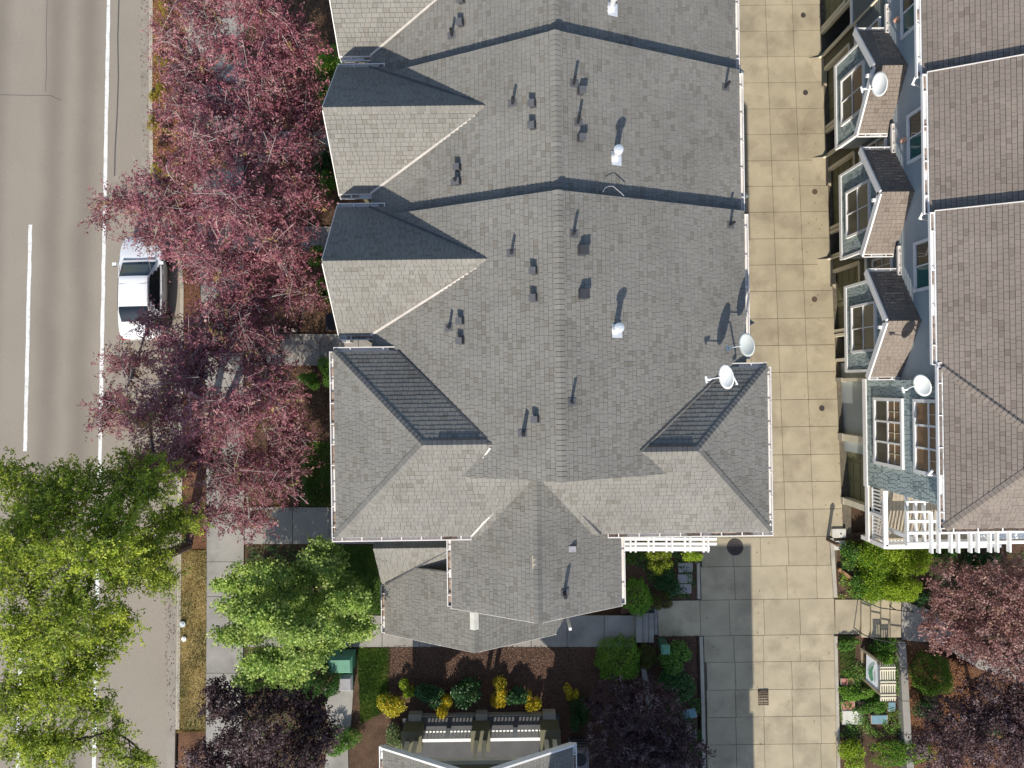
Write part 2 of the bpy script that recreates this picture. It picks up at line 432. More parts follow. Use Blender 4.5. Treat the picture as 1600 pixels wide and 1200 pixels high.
paint('lane_line', 47.5, 351, 39, 705, .155)
paint('lane_line', 32, 1000, 27, 1240, .155)
def crack(pts, w):
    mb = MB()
    for (u0, v0), (u1, v1) in zip(pts[:-1], pts[1:]):
        a, b = G(u0, v0, -.117), G(u1, v1, -.117); d = (b - a).normalized(); r = Vector((d.y, -d.x, 0)) * (w / 2)
        mb.face([a - r, b - r, b + r, a + r], 'crack_seal')
    return mb.build('crack_seal', road)
crack([(186, -10), (184, 60), (185, 120), (183, 180), (180, 230), (179, 275)], .055)
crack([(74, -10), (72, 60), (73, 100), (71, 142)], .02)
crack([(0, 148), (40, 149), (78, 149), (96, 157)], .02)
# kerb and gutter
def kerb_line(name, pts, w=.16, top=0.012, depth=.3, m='concrete_kerb', seg=1.9):
    """pieces of kerbstone following pixel points (the points run along its road side)"""
    root = None
    W = [G(u, v, top) for u, v in pts]; objs = []
    par = bpy.data.objects.new(name, None); COL.objects.link(par); par['kind'] = 'structure'; par['_o'] = (0, 0, 0)
    for a, b in zip(W[:-1], W[1:]):
        d = (b - a); L = d.length; d.normalize(); r = Vector((d.y, -d.x, 0)).normalized()
        if r.x < 0: r = -r
        k = max(1, round(L / seg))
        for i in range(k):
            p, q = a + d * (L * i / k + .006), a + d * (L * (i + 1) / k - .006)
            MB().prism([p, q, q + r * w, p + r * w], depth, m).build('kerbstone', par)
    return par
kerb = kerb_line('kerb', KERB[:-1])
gut = MB()
for i in range(len(KERB) - 1):
    (u0, v0), (u1, v1) = KERB[i], KERB[i + 1]
    gut.prism([G(u0 - 13, v0, -.114), G(u1 - 13, v1, -.114), G(u1 - .5, v1, -.114), G(u0 - .5, v0, -.114)], .02, 'pan')
gutp = gut.build('gutter_pan', kerb)

# ---- planting strip, footpath along the street
SWL = [(288, -60), (287, 0), (296, 200), (312, 420), (322, 640), (323, 850), (322, 1080), (321, 1260)]
SWR = [(381, -60), (381, 0), (381, 200), (381, 420), (381, 640), (381, 850), (379, 1080), (377, 1260)]
def at_v(poly, v):
    for (u0, v0), (u1, v1) in zip(poly[:-1], poly[1:]):
        if v0 <= v <= v1: return u0 + (u1 - u0) * (v - v0) / (v1 - v0)
    return poly[-1][0]
vs = [-60, 60, 180, 285, 340, 385, 450, 600, 800, 858]
strip_sheet('planting_strip', [(at_v(KERB, v) + 5, v) for v in vs], [(at_v(SWL, v) - .6, v) for v in vs], 'mulch_red', -.01, .1)
vs = [860, 900, 1000, 1060, 1140]
strip_sheet('dry_verge', [(at_v(KERB, v) + 5, v) for v in vs], [(at_v(SWL, v) - .6, v) for v in vs], 'dry_turf', -.01, .1)
vs = [1142, 1250]
strip_sheet('mulch_verge', [(at_v(KERB, min(v, 1250)) + 5, v) for v in vs], [(at_v(SWL, v) - .6, v) for v in vs], 'mulch_red', -.01, .1)
sw = strip_sheet('sidewalk', SWL, SWR, 'joint', -.03, .1)
sv = [-58, -2, 52, 108, 163, 218, 274, 330, 385, 440, 495, 550, 605, 660, 712, 764, 816, 878, 932, 997, 1052, 1106, 1160, 1214, 1262]
for a, b in zip(sv[:-1], sv[1:]):
    a2, b2 = a + .35, b - .35
    MB().prism([G(at_v(SWL, a2), a2, .005), G(at_v(SWL, b2), b2, .005), G(at_v(SWR, b2), b2, .005), G(at_v(SWR, a2), a2, .005)], .05, 'concrete_walk').build('slab', sw)

# ---- front yards left of the houses
sheet('front_bed', [(381, -60), (378, 1260), (560, 1260), (700, 1000), (700, -60)], 'soil', -.06, .1)
def path(name, slabs, m='concrete_walk', dz=.0):
    par = bpy.data.objects.new(name, None); COL.objects.link(par); par['kind'] = 'structure'; par['_o'] = (0, 0, 0)
    for q in slabs: MB().prism([G(u, v, dz) for u, v in q], .09, m).build('slab', par)
    return par
def hslabs(us, v0, v1): return [[(a + .4, v0), (a + .4, v1), (b - .4, v1), (b - .4, v0)] for a, b in zip(us[:-1], us[1:])]
path('front_path', hslabs([382, 457, 514, 600, 690], 793, 850))
path('front_path', hslabs([382, 440, 500, 560, 640], 522, 571))
path('front_path', hslabs([382, 440, 500, 560, 640], 354, 392))
path('front_path', hslabs([382, 440, 500, 560, 640], 205, 243))
path('side_path', hslabs([382, 430, 487, 548, 597, 655, 712, 768, 830, 886, 944, 994], 962, 1011))
# ---- lawn, mulch
sheet('side_lawn', [(560, 1013), (566, 1126), (603, 1106), (607, 1013)], 'green_turf', -.03, .08)
sheet('front_lawn', [(470, 690), (470, 791), (640, 791), (640, 690)], 'green_turf', -.03, .08)
sheet('front_lawn', [(520, 852), (520, 960), (640, 960), (640, 852)], 'green_turf', -.03, .08)
sheet('mulch_bed', [(608, 1012), (606, 1260), (1000, 1260), (1000, 1012)], 'mulch_dark', -.02, .08)
sheet('mulch_bed', [(970, 838), (970, 960), (1088, 938), (1088, 838)], 'mulch_dark', -.035, .08)
sheet('mulch_bed', [(1000, 1014), (1000, 1260), (1092, 1260), (1088, 994), (1010, 994)], 'mulch_dark', -.025, .08)
path('side_path', [[(505, 1075), (552, 1078), (548, 1135), (542, 1150), (515, 1150)], [(516, 1151), (543, 1151), (545, 1230), (500, 1230)]], dz=-.015)

# ---- driveway: concrete slabs with open joints
RV = [-84, -38, 8, 48.5, 88.5, 129, 170, 210, 251, 291, 331.5, 373, 414, 455, 498, 540, 582, 625, 667.5, 711, 753.5, 796.5, 839.5]
drive = sheet('driveway', [(980, -90), (985, 990), (1094, 992), (1096, 1260), (1310, 1260), (1306, 935), (1330, 835), (1330, -90)], 'joint', -.06, .2)
COLX = [6.6, 7.8, 8.97, 10.14, 11.33, 12.5, 13.72]
def slab(x0, x1, y0, y1, g=.0085, dz=0.0, m='concrete_drive'):
    rn = random.Random(int(x0 * 977 + y0 * 131)); e = rn.uniform(-.004, .004)
    p = [(x0 + g, y0 + g), (x1 - g, y0 + g), (x1 - g, y1 - g), (x0 + g, y1 - g)]
    MB().prism([(x, y, gz(y) + dz + e) for x, y in p], .1, m).build('slab', drive)
YV = [G(1200, v).y for v in RV]
for y1, y0 in zip(YV[:-1], YV[1:]):
    for x0, x1 in zip(COLX[:-1], COLX[1:]): slab(x0, x1, y0, y1)
SR = [(839.5, 884.5, [1096, 1145, 1188.6, 1232, 1276, 1297]), (884.5, 936.5, [1095, 1148, 1230, 1276, 1301]),
      (936.5, 992.5, [1028, 1094, 1140, 1194, 1250, 1304]), (992.5, 1034, [1100, 1147, 1193, 1250, 1305]), (1034, 1077.5, [1104.5, 1149, 1193, 1237.5, 1281, 1306]),
      (1077.5, 1120, [1104.5, 1149.5, 1193.5, 1238, 1282, 1307]), (1120, 1163, [1105, 1150, 1194, 1238.5, 1283, 1308]), (1163, 1206, [1105, 1151, 1195, 1239, 1283, 1309]), (1206, 1250, [1105, 1151, 1195, 1239, 1283, 1310])]
for v0, v1, us in SR:
    ya, yb = G(1200, v0).y, G(1200, v1).y
    xs = [G(u, (v0 + v1) / 2).x for u in us]
    for x0, x1 in zip(xs[:-1], xs[1:]): slab(x0, x1, yb, ya)
kerb_line('driveway_kerb', [(1089, 880), (1090, 936)], w=.12, top=.06)
kerb_line('driveway_kerb', [(1093, 995), (1096, 1100), (1099, 1250)], w=.14, top=.05)
kerb_line('driveway_kerb', [(1297, 841), (1303, 934)], w=.15, top=.07)
kerb_line('driveway_kerb', [(1303.5, 994), (1306, 1100), (1309, 1250)], w=.13, top=.05)
# iron covers in the drive
def cover(u, v, r, label, m='dark_iron', name='manhole_cover', group=None, dz=.006):
    c = G(u, v); t = thing(name, label, 'manhole cover', (c.x, c.y, c.z), group)
    MB().prism([(c.x + r * math.cos(a), c.y + r * math.sin(a), gz(c.y + r * math.sin(a)) + dz + .006) for a in [2 * math.pi * k / 28 for k in range(28)]], .06, m).build('lid', t)
    ring = MB(); n = 28
    for k in range(n):
        a0, a1 = 2 * math.pi * k / n, 2 * math.pi * (k + 1) / n
        f = lambda rr, a, z: (c.x + rr * math.cos(a), c.y + rr * math.sin(a), z + gz(c.y + rr * math.sin(a)) - c.z + .006)
        ring.raw([f(r * 1.0, a0, c.z + dz + .004), f(r * 1.0, a1, c.z + dz + .004), f(r * 1.13, a1, c.z + dz + .004), f(r * 1.13, a0, c.z + dz + .004),
                  f(r * 1.13, a0, c.z - .03), f(r * 1.13, a1, c.z - .03)], [(0, 3, 2, 1), (3, 4, 5, 2)], m)
    ring.build('rim', t)
    if r > .2:
        for k in range(-2, 3): MB().box(c.x - r * .6, c.x + r * .6, c.y + k * r * .3 - .012, c.y + k * r * .3 + .012, c.z - .05, gz(c.y + k * r * .3) + dz + .014, m).build('rib', t)
    else: MB().box(c.x - r * .5, c.x + r * .5, c.y - .012, c.y + .012, c.z, c.z + dz + .005, m).build('rib', t)
    return t
cover(1148.5, 855, .30, 'large round dark manhole cover in the shade beside the white pergola')
cover(1255, 24, .095, 'small round iron drain cap in the driveway at the top of the photo', group='drain caps')
cover(1258.5, 145, .095, 'small round iron drain cap on the driveway slab beside the topmost dish dormer', group='drain caps')
cover(1273, 300, .10, 'small rusty round drain cap on the driveway outside the middle dormer', 'rust_iron', group='drain caps')
cover(1272.5, 468, .10, 'small rusty round drain cap on the driveway outside the third dormer', 'rust_iron', group='drain caps')
cover(1284, 638, .10, 'small dark drain cap on the driveway outside the shake-clad bay', group='drain caps')
# square drain grate
c = G(1192.5, 1090); t = thing('drain_grate', 'square cast iron drain grate set in the sunlit concrete driveway', 'drain grate', tuple(c))
hw, hh = .21, .30
MB().box(c.x - hw, c.x + hw, c.y - hh, c.y + hh, c.z - .1, c.z - .018, 'pipe_black').build('pit', t)
for (x0, x1, y0, y1) in ((-hw, hw, hh - .04, hh), (-hw, hw, -hh, -hh + .04), (-hw, -hw + .04, -hh, hh), (hw - .04, hw, -hh, hh)):
    MB().box(c.x + x0, c.x + x1, c.y + y0, c.y + y1, c.z - .05, c.z + .03, 'rust_iron').build('frame', t)
for i in range(1, 6): MB().box(c.x - hw + .04, c.x + hw - .04, c.y - hh + i * .1 - .016, c.y - hh + i * .1 + .016, c.z - .03, c.z + .024, 'rust_iron').build('bar', t)
for i in range(1, 4): MB().box(c.x - hw + i * .105 - .012, c.x - hw + i * .105 + .012, c.y - hh + .04, c.y + hh - .04, c.z - .03, c.z + .02, 'rust_iron').build('bar', t)

# ---- steps from the side path down to the driveway
def steps(name, label, us, v0, v1, dzs, m='concrete_walk'):
    par = bpy.data.objects.new(name, None); COL.objects.link(par); par['kind'] = 'structure'; par['_o'] = (0, 0, 0)
    for (a, b), dz in zip(zip(us[:-1], us[1:]), dzs): MB().prism([G(a + .2, v0, dz), G(a + .2, v1, dz), G(b - .2, v1, dz), G(b - .2, v0, dz)], .5, m).build('tread', par)
    return par
steps('steps', '', [994, 1004, 1013, 1022], 958, 1004, [.34, .22, .10])
sheet('landing', [(1022.5, 938), (1022.5, 992), (1027.5, 992), (1027.5, 938)], 'concrete_walk', .0, .1)

# ---- ground right of the driveway
sheet('side_bed', [(1310, 835), (1304, 936), (1420, 936), (1460, 1000), (1700, 1000), (1700, 800)], 'soil', -.05, .1)
sheet('side_bed', [(1304, 993), (1312, 1260), (1405, 1260), (1399, 993)], 'soil', -.05, .1)
sheet('sign_lawn', [(1311, 994), (1313, 1060), (1336, 1066), (1336, 994)], 'green_turf', -.03, .06)
sheet('mulch_bed', [(1413, 1002), (1418, 1260), (1700, 1260), (1700, 1060), (1500, 1040), (1440, 1000)], 'mulch_red', -.03, .1)
path('entrance_path', [[(1305, 937), (1305, 991), (1342, 991), (1349, 937)]], 'concrete_drive', .0)
steps('steps', '', [1346, 1361, 1377, 1391.5, 1408], 937, 996, [.12, .24, .36, .46], 'concrete_drive')
path('entrance_path', [[(1409, 938), (1409, 1000), (1440, 1003), (1462, 1004), (1466, 958)], [(1466.5, 958), (1462.5, 1004), (1490, 1020), (1515, 1004), (1500, 975)],
     [(1515.5, 1004), (1490.5, 1020), (1530, 1045), (1580, 1062), (1640, 1066), (1640, 1030), (1570, 1025)]], 'concrete_walk', .02)
sheet('mulch_bed', [(1312, 842), (1306, 935), (1420, 935), (1420, 842)], 'mulch_dark', -.03, .06)
# low wall between lawn and bed
wl = thing('garden_wall', 'low pale concrete edging wall beside the red mulch bed', 'garden wall', tuple(G(1412, 1080)))
for (u0, v0, u1, v1) in ((1404, 1003, 1407, 1043), (1407, 1044, 1410, 1095), (1410, 1096, 1413, 1147), (1413, 1148, 1417, 1200), (1417, 1201, 1420, 1250)):
    MB().prism([G(u0, v0, .22), G(u1, v1, .22), G(u1 + 11, v1, .22), G(u0 + 11, v0, .22)], .5, 'concrete_walk').build('block', wl)
wl = thing('garden_wall', 'low concrete edging wall under the dark purple shrub right of the mulch bed', 'garden wall', tuple(G(1010, 1080)))
for (u0, v0, u1, v1) in ((1002, 1045, 1006, 1075), (1006, 1076, 1011, 1108)):
    MB().prism([G(u0, v0, .25), G(u1, v1, .25), G(u1 + 10, v1, .25), G(u0 + 7, v0, .25)], .5, 'concrete_walk').build('block', wl)

# ================================================================== THE GREY TOWNHOUSE ROW (middle)
MY = 11.25          # the next house to the south mirrors it about y = -MY; its unseen body is shaped for its shadow
SH = dict(m='shingle_grey', pal=GREY, dark=GREY_D)
def row_house(root, mirror=False):
    dzm = .75 if mirror else 0.0
    def T(x, y, z): return Vector((x - .25, -2 * MY - y, z + dzm)) if mirror else Vector((x, y, z))
    def TV(x, y, z): return Vector((x, -y, z)) if mirror else Vector((x, y, z))
    fine = not mirror
    seed = [100]
    def sl(pts, tone=1.0, name='roof_slope', pdark=.1):
        seed[0] += 1
        return slope_part(name, [T(*p) for p in pts], root, SH['m'], SH['pal'], SH['dark'], seed[0], shingled=fine, tone=tone, pdark=pdark) if fine else \
            slope_part(name, [T(*p) for p in pts], root, SH['m'], SH['pal'], SH['dark'], seed[0], shingled=False)
    def cap(a, b, na, nb, **k):
        seed[0] += 1
        if fine: cap_row(T(*a), T(*b), TV(*na).normalized(), TV(*nb).normalized(), root, GREY, 'shingle_grey', seed[0], **k)
    def gut(a, b, out, **k):
        seed[0] += 1; gutter(T(*a), T(*b), TV(*out), root, seed=seed[0], **k)
    XR = 1.35; XE = 7.95 if mirror else 7.43; XL = .1 if mirror else -4.45; ZR = 10.25; PR = .45; PL = .50  # mirrored eaves moved to set where the unseen house throws its shadow
    units = [(-2.75, 5.38, 0.0)] if mirror else [(-2.75, 5.38, 0.0), (5.38, 9.98, -.3), (9.98, 14.58, -.6), (14.58, 19.2, -.9)]
    for y0, y1, dz in units:
        zr = ZR + dz; ze = zr - PR * (XE - XR); zl = zr - PL * (XR - XL)
        # each unit's roof runs up to its own rake; the rake oversails the lower neighbour
        sl([(XR, y0, zr), (XE, y0, ze), (XE, y1, ze), (XR, y1, zr)])
        sl([(XR, y0, zr), (XR, y1, zr), (XL, y1, zl), (XL, y0, zl)])
        cap((XR, y1, zr), (XR, y0, zr), (-1, 0, -PL), (1, 0, -PR), w=.16)
        ya = .62 if dz == 0 else y0
        gut((XE, ya + .08, ze - .10), (XE, y1 - .1, ze - .10), (1, 0, 0), w=.13, hang=.8, fill=False)
        # party wall under the rake, and the wall plate
        mb = MB(); yy = y1 - .12
        mb.raw([T(XL + .3, yy, -2), T(XE - .5, yy, -2), T(XE - .5, yy, ze - .05), T(XR, yy, zr - .2), T(XL + .3, yy, zl - .05)], [(0, 1, 2, 3, 4)], 'siding_grey')
        mb.build('party_wall', root)
        # rake trim
        for xa, za, xb, zb in ((XR, zr, XE, ze), (XR, zr, XL, zl)):
            MB().bar(T(xa, y1 + .012, za - .15), T(xb, y1 + .012, zb - .15), .03, .2, 'siding_grey').build('rake_board', root)
        if not mirror:
            # cross gable looking at the street
            gy = (y0 + y1) / 2 + 0 if dz else 3.667
            gy = 3.667 if dz == 0 else 3.667 + 4.6 * (-dz / .3)
            zg = 9.25 + dz; zge = 7.34 + dz; hs = 2.045; XF = -5.5
            sl([(XF, gy, zg), (XF, gy - hs, zge), (-.2, gy - hs, zge), (-.2, gy, zg)])
            sl([(XF, gy, zg), (-.2, gy, zg), (-.2, gy + hs, zge), (XF, gy + hs, zge)])
            k = 1.91 / 2.045
            cap((XF, gy, zg), (-.7, gy, zg), (0, 1, -k), (0, -1, -k), w=.15)
            gut((XF + .02, gy - hs, zge - .09), (-4.05, gy - hs, zge - .09), (0, -1, 0), w=.13, hang=.55)
            gut((XF + .02, gy + hs, zge - .09), (-3.5, gy + hs, zge - .09), (0, 1, 0), w=.13, hang=.7, fill=False)
            for s in (-1, 1):
                MB().bar((XF - .012, gy, zg - .10), (XF - .012, gy + s * hs, zge - .10), .025, .2, 'gutter_paint').build('rake_board', root)
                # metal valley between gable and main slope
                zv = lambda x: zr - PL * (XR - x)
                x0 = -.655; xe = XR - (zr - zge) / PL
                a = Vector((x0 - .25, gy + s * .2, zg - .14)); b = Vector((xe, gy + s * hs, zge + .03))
                MB().bar(a, b, .07, .05, 'flashing_sunlit' if s < 0 else 'flashing_shaded').build('valley_flashing', root)  # shade painted in: dark metal on the north side, pale on the sunlit side
            mbw = MB(); xa = XF + .35
            mbw.raw([(xa, gy - hs + .35, -3), (xa, gy + hs - .35, -3), (xa, gy + hs - .35, zge + .1), (xa, gy, zg - .2), (xa, gy - hs + .35, zge + .1),
                     (-3, gy - hs + .35, -3), (-3, gy + hs - .35, -3), (-3, gy + hs - .35, zge), (-3, gy - hs + .35, zge)],
                    [(0, 1, 2, 3, 4), (0, 4, 8, 5), (1, 6, 7, 2)], 'siding_olive')
            mbw.build('gable_wall', root)
            # downpipe in the slot between the units
            MB().tube([(-4.6, gy - hs - .12, zge - .1), (-4.6, gy - hs - .2, zge - 1.2), (-4.6, gy - hs - .2, -1.5)], .04, 'cream_paint', 8).build('downspout', root)
    # walls of the long body
    mb = MB(); yN = 5.2 if mirror else 19
    def wbox(x0, x1, y0, y1, z0, z1, m):
        a, b = T(x0, y0, z0), T(x1, y1, z1)
        return MB().box(min(a.x, b.x), max(a.x, b.x), min(a.y, b.y), max(a.y, b.y), z0 - 1, z1 + dzm, m)
    wbox(XL + .55, XE - .55, -2.5, yN, -1.5, 6.2, 'siding_olive').build('wall', root)
    wbox(.5 if mirror else -5.15, 7.5, -4.3, .05, -1.0, 7.55, 'siding_grey').build('wall', root)
    # gable wall closing the main roof above the bays
    zr = ZR; MB().raw([T(XL + 1, -2.62, 7.2), T(XE - 1.2, -2.62, 7.2), T(XE - 1.2, -2.62, zr - PR * (XE - 1.2 - XR) - .12), T(XR, -2.62, zr - .14), T(XL + 1, -2.62, zr - PL * (XR - XL - 1) - .12)], [(0, 1, 2, 3, 4)], 'siding_sage').build('gable_wall', root)
    # end bays with hipped roofs; one slope runs across the whole end
    zb = 7.80; YS = -4.73; WX = -5.57; EX = 7.98; NW = 1.085; NE = .42
    wa = (-2.64, -1.75, 9.29); ea = (5.43, -2.05, 9.14)
    if not mirror:
        sl([(WX, NW, zb), (WX, YS, zb), wa])
        sl([(WX, NW, zb), wa, (.3, -1.75, 9.29), (.3, NW, zb)])
        sl([(WX, YS, zb), (.7, YS, zb), (.7, -1.75, 9.29), wa])
    sl([(.7, YS, zb), (EX, YS, zb), ea, (.7, -2.05, 9.14)])
    sl([(EX, YS, zb), (EX, NE, zb), ea])
    sl([(EX, NE, zb), (2.2, NE, zb), (2.2, -2.05, 9.14), ea])
    kw = .5
    cap((WX, NW, zb), wa, (-1, 0, -kw), (0, 1, -kw), w=.13); cap((WX, YS, zb), wa, (-1, 0, -kw), (0, -1, -kw), w=.15)
    cap(wa, (-.75, -1.75, 9.29), (0, 1, -kw), (0, -1, -kw), w=.15)
    cap((EX, NE, zb), ea, (1, 0, -kw), (0, 1, -kw), w=.13); cap((EX, YS, zb), ea, (1, 0, -kw), (0, -1, -kw), w=.15)
    cap(ea, (3.75, -2.05, 9.14), (0, 1, -kw), (0, -1, -kw), w=.15)
    if mirror: return T
    # slotted ridge vents
    if fine:
        for x0, x1, y, z in ((-2.2, -1.0, -1.75, 9.29), (4.0, 5.3, -2.05, 9.14)):
            MB().bar((x0, y + .15, z - .055), (x1, y + .15, z - .055), .07, .05, 'pipe_black').build('ridge_vent', root)
    gut((WX, NW, zb - .09), (-3.5, NW, zb - .09), (0, 1, 0), hang=.7, fill=False)
    gut((WX, NW, zb - .09), (WX, YS, zb - .09), (-1, 0, 0), hang=.6)
    gut((WX - .13, YS, zb - .09), (-1.35, YS, zb - .09), (0, -1, 0), hang=.6)
    gut((2.95, YS, zb - .09), (EX + .13, YS, zb - .09), (0, -1, 0), hang=.6)
    gut((EX, YS, zb - .09), (EX, NE, zb - .09), (1, 0, 0), hang=.7, fill=False)
    gut((EX, NE, zb - .09), (6.05, NE, zb - .09), (0, 1, 0), hang=.8, fill=False)
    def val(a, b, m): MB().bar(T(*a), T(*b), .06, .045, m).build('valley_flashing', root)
    val((-.75, -1.6, 9.22), (-3.55, NW - .02, 7.86), 'flashing_shaded'); val((-.66, -1.85, 9.27), (-1.23, -2.7, 8.88), 'flashing_sunlit')
    val((3.72, -2.0, 9.2), (6.7, NE, 7.86), 'flashing_shaded'); val((3.8, -2.15, 9.12), (4.35, -2.72, 8.86), 'flashing_shaded')
    # south wing
    xw = .69; zw = 8.8; ze = 7.25; Y1 = -7.16; hx = 2.72; pw = (zw - ze) / hx
    sl([(xw, -2.66, zw), (xw - hx, -2.66, ze), (xw - hx, Y1, ze), (xw, Y1, zw)])
    sl([(xw, -2.66, zw), (xw, Y1, zw), (xw + hx, Y1, ze), (xw + hx, -2.66, ze)])
    cap((xw, Y1, zw), (xw, -2.75, zw), (-1, 0, -pw), (1, 0, -pw), w=.15)
    gut((xw - hx, -4.92, ze - .09), (xw - hx, Y1 + .05, ze - .09), (-1, 0, 0), hang=.55)
    gut((xw + hx, -4.95, ze - .09), (xw + hx, Y1 + .05, ze - .09), (1, 0, 0), hang=.9, fill=False)
    yv = lambda z: YS + (z - zb) / .5
    val((xw - .3, -2.78, zw - .12), (xw - 2.02, YS, 7.84), 'flashing_sunlit'); val((xw + .3, -2.78, zw - .12), (xw + 2.02, YS, 7.84), 'flashing_shaded')
    for s in (-1, 1): MB().bar(T(xw, Y1 - .012, zw - .15), T(xw + s * hx, Y1 - .012, ze - .15), .03, .2, 'gutter_paint').build('rake_board', root)
    wbox(xw - hx + .4, xw + hx - .4, Y1 + .35, -4.0, -.5, ze - .05, 'siding_sage').build('wall', root)
    # lower porch roof
    xp = -1.40; zp = 5.60; zpe = 3.60; hp = 3.45; Y2 = -9.22
    sl([(xp, -6.6, zp), (xp - hp, -6.6, zpe), (xp - hp, Y2, zpe), (xp, Y2, zp)])
    xq = xp + 2.85; zq = zp - 2.85 * (zp - zpe) / hp
    sl([(xp, -6.6, zp), (xp, Y2, zp), (xq, Y2, zq), (xq + .6, Y2 + .9, zq - .35), (xq + .6, -6.6, zq - .35)])
    cap((xp, Y2, zp), (xp, -7.4, zp), (-1, 0, -.58), (1, 0, -.58), w=.15)
    gut((xp - hp, -7.45, zpe - .09), (xp - hp, Y2 + .03, zpe - .09), (-1, 0, 0), hang=.5)
    for s, xx, zz in ((-1, xp - hp, zpe), (1, xq, zq)): MB().bar(T(xp, Y2 - .012, zp - .15), T(xx, Y2 - .012, zz - .15), .03, .2, 'gutter_paint').build('rake_board', root)
    # its little side gable
    yg = -5.70; zg = 5.10; hg = 1.68; xg = -4.95
    sl([(xg, yg, zg), (xg, yg - hg, zpe), (-1.5, yg - hg, zpe), (-1.5, yg, zg)])
    sl([(xg, yg, zg), (-1.5, yg, zg), (-1.5, yg + hg, zpe), (xg, yg + hg, zpe)])
    cap((xg, yg, zg), (-2.2, yg, zg), (0, 1, -.9), (0, -1, -.9), w=.13)
    val((-2.28, yg - .08, 5.02), (-4.80, yg - hg + .02, 3.70), 'flashing_shaded')
    wbox(xp - hp + .7, xq + .2, -8.6, -5, -.5, 3.5, 'siding_olive').build('wall', root)
    return T
house = thing('townhouse_row', 'long grey shingled townhouse row with stepped ridge and hipped end bays in the middle', 'townhouse', (1.3, 0, 0))
row_house(house)
# ---- what stands on its roofs
def roof_z(x, y):
    dz = 0 if y < 5.38 else (-.3 if y < 9.98 else -.6)
    zr = 10.25 + dz
    return zr - (.45 * (x - 1.35) if x > 1.35 else .5 * (1.35 - x))
def on_roof(u, v):
    z = 9.5
    for _ in range(12):
        p = P(u, v, z); z = roof_z(p.x, p.y)
    return P(u, v, z), (Vector((1, 0, -.45)) if p.x > 1.35 else Vector((-1, 0, -.5)))
def box_vent(u, v, s=.30, m='vent_metal'):
    p, dn = on_roof(u, v); dn = dn.normalized(); n = Vector((-dn.z * (1 if dn.x > 0 else -1), 0, abs(dn.x))) if False else Vector((dn.x * -dn.z / abs(dn.x) if dn.x else 0, 0, abs(dn.x)))
    n = Vector((0, 1, 0)).cross(dn); n = n if n.z > 0 else -n
    y = Vector((0, 1, 0)); h = s / 2
    q = lambda a, b, c: p + dn * (a * h) + y * (b * h) + n * c
    mb = MB()
    mb.raw([q(-1.15, -1.3, .03), q(1.15, -1.3, .03), q(1.15, 1.15, .03), q(-1.15, 1.15, .03)], [(0, 1, 2, 3)], 'vent_face')
    mb.raw([q(-1, -1, .03), q(1, -1, .03), q(1, 1, .03), q(-1, 1, .03), q(-.95, -.95, .17), q(.95, -.95, .20), q(.95, .95, .20), q(-.95, .95, .17)],
           [(0, 1, 5, 4), (1, 2, 6, 5), (2, 3, 7, 6), (3, 0, 4, 7)], 'vent_metal')
    mb.raw([q(-1.12, -1.12, .20), q(1.12, -1.12, .23), q(1.12, 1.12, .23), q(-1.12, 1.12, .20), q(-1.12, -1.12, .165), q(1.12, -1.12, .195), q(1.12, 1.12, .195), q(-1.12, 1.12, .165)],
           [(0, 1, 2, 3), (0, 4, 5, 1), (1, 5, 6, 2), (2, 6, 7, 3), (3, 7, 4, 0)], m)
    return mb.build('roof_vent', house)
for u, v in ((722, 38), (723, 2), (834, 164), (834, 198), (905.5, 144), (905.5, 217), (717.5, 263), (717.5, 285), (836, 424), (836, 466), (722, 502), (722, 533)):
    box_vent(u, v, .175, 'vent_face')
for u, v in ((908, 392), (909, 460)): box_vent(u, v, .24)
box_vent(839, 655, .17, 'vent_face')
def pipe(u, v, h=.5, r=.045, z=None, boot=True):
    p, dn = on_roof(u, v)
    if z is not None: p = P(u, v, z)
    o = MB().tube([p - Vector((0, 0, .05)), p + Vector((0, 0, h))], r, 'pipe_black', 10).build('vent_pipe', house)
    if boot:
        dn = dn.normalized(); n = Vector((0, 1, 0)).cross(dn); n = n if n.z > 0 else -n
        q = lambda a, b: p + dn * a + Vector((0, 1, 0)) * b + n * .032
        MB().raw([q(-.14, -.11), q(.14, -.11), q(.14, .11), q(-.14, .11)], [(0, 1, 2, 3)], 'vent_face').build('pipe_boot', o)
for u, v in ((801, 162), (896.5, 131), (706, 56), (712, 285), (903, 192), (1133, 137), (799, 396), (896, 366), (702, 512), (1140.5, 352), (893, 628)): pipe(u, v, .45)
pipe(817.5, 677, .55, .06); pipe(882, 926, .5, .06, P(0, 0, 8.35).z)
def flue(u, v):
    p, dn = on_roof(u, v); up = Vector((0, 0, 1))
    o = MB().tube([p - up * .1, p + up * .12, p + up * .14, p + up * .62], [.14, .13, .085, .085], 'galvanised', 14).build('flue', house, smooth=False)
    MB().tube([p + up * .60, p + up * .64, p + up * .72, p + up * .76], [.10, .14, .14, .06], 'galvanised', 14).build('cowl', o)
    dn = dn.normalized(); n = Vector((0, 1, 0)).cross(dn); n = n if n.z > 0 else -n
    q = lambda a, b: p + dn * a + Vector((0, 1, 0)) * b + n * .035
    MB().raw([q(-.14, -.24), q(.2, -.24), q(.2, .16), q(-.14, .16)], [(0, 1, 2, 3)], 'galvanised').build('base_flashing', o)
for u, v in ((961, 246), (955, 13), (962, 515)): flue(u, v)
